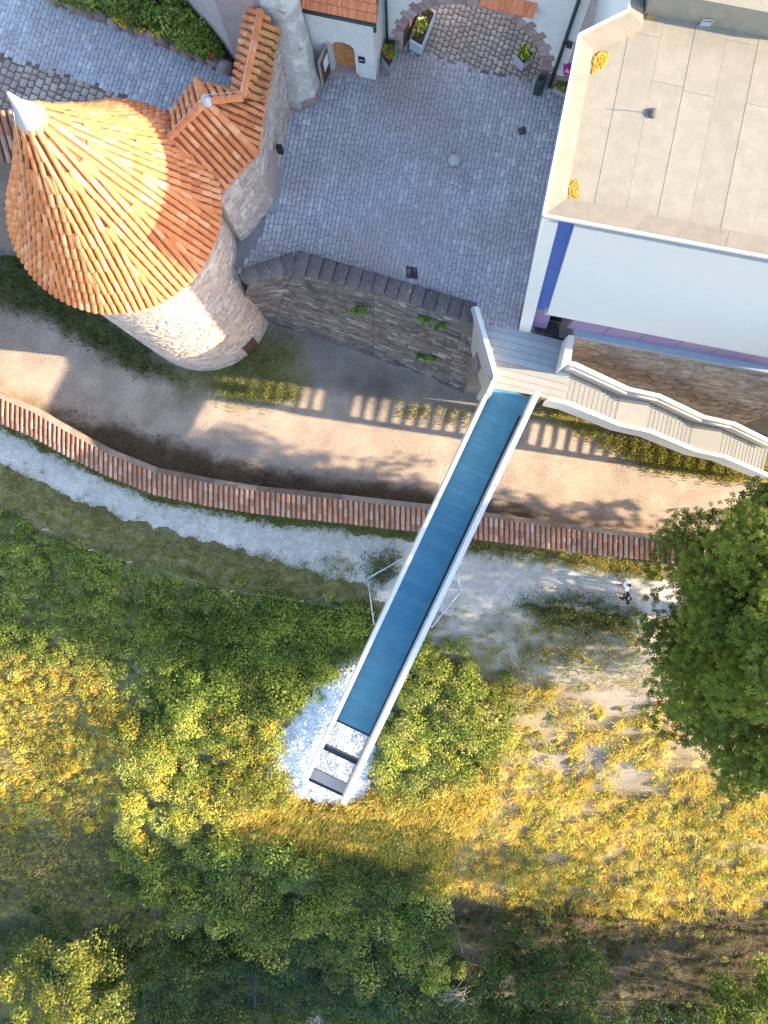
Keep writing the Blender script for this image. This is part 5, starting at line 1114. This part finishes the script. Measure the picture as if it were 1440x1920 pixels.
# more of the wood to the right of the frame
for i, (x, y, zt, R, lab) in enumerate(((27, -28.5, 3.5, (5, 4.6, 9.5), 'tall tree beyond the right edge nearest the dry grass'), (28, -36, 3.5, (5.5, 5, 10), 'broad tree beyond the lower right edge of the picture'), (30, -44, 2, (6, 6, 10), 'tall tree below the lower right corner, farthest from the skywalk'), (28, -6.5, 9, (5, 5.5, 7), 'tall tree beyond the right edge just behind the chestnut'))):
    g0 = float(terr(x, y)); tree('woodland_tree', (x, y, g0), (x, y, zt), R, lab, 70, 1.3, 2.2, 130, .22, GREEN, group='trees beyond the right edge')

# ------------------------------------------------------------------ fences, rails, net
def fence(name, pts, label, h=.95, wires=2, lean=(0, 0)):
    g = [Vector(tpt(*p)) for p in pts]; t = thing(name, g[0], label, 'fence')
    tops = []
    for p in g:
        tp = p + Vector((lean[0], lean[1], h)); tube('post', [p - Vector((0, 0, .2)), tp], .045, 'wood_post', t, 6); tops.append(tp)
    for w_ in range(wires):
        for a, b, ga_, gb_ in zip(tops[:-1], tops[1:], g[:-1], g[1:]): tube('wire', [ga_.lerp(a, .95 - .35 * w_), ga_.lerp(a, .95 - .35 * w_).lerp(gb_.lerp(b, .95 - .35 * w_), .5) - Vector((0, 0, .05)), gb_.lerp(b, .95 - .35 * w_)], .004, 'wood_post', t, 4)
fence('wire_fence', [(-30, 915), (95, 992), (180, 1030), (250, 1052), (440, 1106), (570, 1124), (702, 1146)], 'thin wire fence on short posts along the grass left of the skywalk')
fence('wire_fence', [(805, 1180), (900, 1216), (985, 1256), (1080, 1258), (1160, 1260)], 'thin wire fence across the stony ground right of the skywalk')
fence('wire_fence', [(983, 1300), (968, 1365), (940, 1450), (934, 1510), (852, 1602), (842, 1680), (865, 1770)], 'leaning wire fence running downhill through the dry grass')
for i, (p, q) in enumerate((((222, 1570), (230, 1548)), ((218, 1692), (228, 1670)), ((255, 1748), (264, 1728)), ((92, 1710), (104, 1696)))):
    a = Vector(tpt(*p)); props(tube('stake', [a - Vector((0, 0, .2)), a + Vector((.35, .75, 1.0))], .04, 'wood_post', None, 6), ['pale leaning stake below the yellow herbs', 'pale leaning stake above the shaded meadow edge', 'pale stake at the dark edge of the lower meadow', 'pale stake at the lower left of the meadow'][i], 'stake')
rl = thing('barrier_rail', Vector(tpt(700, 1100)), 'thin metal barrier rail around the skywalk support on the path', 'railing')
def rail(pts, h=.95):
    g = [Vector(tpt(*p)) for p in pts]; tops = [p + Vector((0, 0, h)) for p in g]
    for p, q in zip(g, tops): tube('rail_post', [p, q], .03, 'galv', rl, 6)
    for a, b in zip(tops[:-1], tops[1:]): tube('rail_bar', [a, b], .035, 'galv', rl, 6)
rail([(790, 1025), (691, 1082), (702, 1164), (770, 1215)]); rail([(850, 1058), (862, 1104), (808, 1172)])
# rockfall net
nb_ = [PT([a], [b])[0] for a, b in ((270, 1795), (480, 1785), (740, 1812), (980, 1880))]; nt_ = [P(a, b, -6.6) for a, b in ((270, 1884), (480, 1888), (740, 1912), (980, 1955))]
nt_[0].z = nb_[0][2] + 4.2
net = thing('rockfall_net', nb_[1], 'green mesh catch net with a pale top cable at the bottom of the slope', 'net')
V = []; F = []
def thin(a, b, w):
    i = len(V); d = (b - a).normalized(); s1_ = d.cross(Vector((0, .3, 1))).normalized() * w; s2_ = d.cross(s1_).normalized() * w
    V.extend([a - s1_, a + s2_, a + s1_, b - s1_, b + s2_, b + s1_]); F.extend([(i, i + 1, i + 4, i + 3), (i + 1, i + 2, i + 5, i + 4), (i + 2, i, i + 3, i + 5)])
TB = [Vector(p) for p in nb_]; TT = [Vector((*P(a, b, p[2] + 4.0).to_2d(), p[2] + 4.0)) for (a, b), p in zip(((270, 1884), (480, 1888), (740, 1912), (980, 1955)), nb_)]
def npt(u, v):
    i = min(int(u * 3), 2); f_ = u * 3 - i; return TB[i].lerp(TB[i + 1], f_).lerp(TT[i].lerp(TT[i + 1], f_), v)
for k in range(131):
    u = k / 130; thin(npt(u, 0), npt(u, 1), .004)
for k in range(27):
    for j in range(12): thin(npt(j / 12, k / 26), npt((j + 1) / 12, k / 26), .004)
obj_py('mesh', V, F, 'net', net)['kind'] = 'stuff'
tube('top_cable', [npt(k / 18, 1) for k in range(19)], .012, 'net', net, 5)
for u in (0.0, .33, .66, 1.0): tube('net_post', [npt(u, 0), npt(u, 1)], .04, 'pipe', net, 6)

# ------------------------------------------------------------------ people on the gravel path
def skin_mesh(name, joints, edges, mt_, parent, sub=2):
    me = bpy.data.meshes.new(name); me.from_pydata([j[0] for j in joints], edges, []); me.update()
    o = bpy.data.objects.new(name, me); COL.objects.link(o); o.modifiers.new('skin', 'SKIN'); ss = o.modifiers.new('sub', 'SUBSURF'); ss.levels = sub; ss.render_levels = sub
    if not me.skin_vertices: me.attributes  # layer is made by the modifier
    sv = me.skin_vertices[0].data if me.skin_vertices else None
    if sv:
        for i, j in enumerate(joints): sv[i].radius = (j[1], j[2] if len(j) > 2 else j[1]); sv[i].use_root = (i == 0)
    dg = bpy.context.evaluated_depsgraph_get(); nm = bpy.data.meshes.new_from_object(o.evaluated_get(dg)); bpy.data.objects.remove(o)
    nm.materials.clear(); nm.materials.append(M[mt_]); nm.polygons.foreach_set('use_smooth', [True] * len(nm.polygons))
    return adopt(bpy.data.objects.new(name, nm), parent)

def person(name, pos, face, label, shirt, legs, ponytail):
    t = thing(name, pos, label, 'person'); x0, y0, z0 = pos; fx, fyy = face
    def L(f_, s_, z): return (x0 + fx * f_ - fyy * s_, y0 + fyy * f_ + fx * s_, z0 + z)
    J = [(L(0, 0, .95), .13, .10), (L(0, 0, 1.15), .125, .095), (L(0, 0, 1.36), .15, .11), (L(.01, 0, 1.53), .055), (L(.03, 0, 1.62), .085, .09), (L(.02, 0, 1.72), .08, .085)]
    E = [(0, 1), (1, 2), (2, 3), (3, 4), (4, 5)]
    for sg_ in (-1, 1):
        b0 = len(J); J += [(L(0, .20 * sg_, 1.43), .062), (L(.04, .36 * sg_, 1.18), .045), (L(.27, .20 * sg_, 1.16), .032), (L(.34, .17 * sg_, 1.16), .038, .02)]
        E += [(2, b0), (b0, b0 + 1), (b0 + 1, b0 + 2), (b0 + 2, b0 + 3)]
        for k, (df, ds, dz_) in enumerate(((.03, -.05, .02), (.09, -.025, 0), (.10, 0, -.01), (.095, .02, -.02), (.07, .04, -.025))):
            J.append((L(.34 + df, (.17 + ds) * sg_, 1.16 + dz_), .009)); E.append((b0 + 3, len(J) - 1))
        b1 = len(J); J += [(L(0, .10 * sg_, .88), .095), (L(.03 + .06 * sg_, .11 * sg_, .50), .062), (L(-.02 + .10 * sg_, .11 * sg_, .10), .042), (L(.14 + .10 * sg_, .12 * sg_, .04), .035)]
        E += [(0, b1), (b1, b1 + 1), (b1 + 1, b1 + 2), (b1 + 2, b1 + 3)]
    body = skin_mesh('body', J, E, 'skin', t)
    SJ = [(L(0, 0, .98), .165, .125), (L(0, 0, 1.15), .155, .12), (L(0, 0, 1.37), .18, .135), (L(.0, 0, 1.47), .10, .09)]; SE = [(0, 1), (1, 2), (2, 3)]
    for sg_ in (-1, 1):
        b0 = len(SJ); SJ += [(L(0, .21 * sg_, 1.44), .088), (L(.03, .34 * sg_, 1.22), .072)]; SE += [(2, b0), (b0, b0 + 1)]
    skin_mesh('shirt', SJ, SE, shirt, t)
    TJ = [(L(0, 0, .96), .145, .115)]; TE = []
    for sg_ in (-1, 1):
        b0 = len(TJ); TJ += [(L(0, .10 * sg_, .86), .112), (L(.03 + .06 * sg_, .11 * sg_, .50), .08), (L(-.02 + .10 * sg_, .11 * sg_, .14), .065)]; TE += [(0, b0), (b0, b0 + 1), (b0 + 1, b0 + 2)]
    skin_mesh('trousers', TJ, TE, legs, t)
    HJ = [(L(.0, 0, 1.735), .10, .10), (L(-.05, 0, 1.68), .10, .10), (L(-.07, 0, 1.60), .075, .08)]; HE = [(0, 1), (1, 2)]
    if ponytail: HJ += [(L(-.16, 0, 1.56), .045), (L(-.20, 0, 1.42), .03)]; HE += [(2, 3), (3, 4)]
    skin_mesh('hair', HJ, HE, 'hair', t)
    for sg_ in (-1, 1): skin_mesh('shoe', [(L(-.04 + .10 * sg_, .115 * sg_, .05), .052), (L(.15 + .10 * sg_, .12 * sg_, .04), .045)], [(0, 1)], 'black', t)
    for sg_ in (-1, 1): skin_mesh('eye', [(L(.105, .035 * sg_, 1.66), .011), (L(.112, .035 * sg_, 1.66), .009)], [(0, 1)], 'black', body)
for i, (q, sh, lg, pn, lab) in enumerate((((1177, 1097), 'cloth_w', 'cloth_b', True, 'person with dark hair in a white top walking on the gravel path'), ((1179, 1122), 'cloth_k', 'cloth_k', False, 'person in black clothes walking on the gravel path beside the white-topped one'))):
    w_ = P(*q, .6); person('person', (w_.x, w_.y, float(terr(w_.x, w_.y)) + .015), (-1.0, 0.02), lab, sh, lg, pn)
# brush pile
bp0 = Vector(tpt(862, 1842)); bpl = thing('brush_pile', bp0, 'heap of grey dead branches beside the round tree at the bottom', 'brush pile')
for k in range(22):
    a = random.uniform(0, 3.14); l_ = random.uniform(.5, 1.1); d_ = Vector((math.cos(a), math.sin(a) * .6, random.uniform(-.05, .2))) * l_; c_ = bp0 + Vector((random.gauss(0, .5), random.gauss(0, .3), 1.0 + random.uniform(0, .4)))
    tube('branch', [c_ - d_, c_ + Vector((0, 0, .05)), c_ + d_], .025, 'wood_post', bpl, 5, .5)
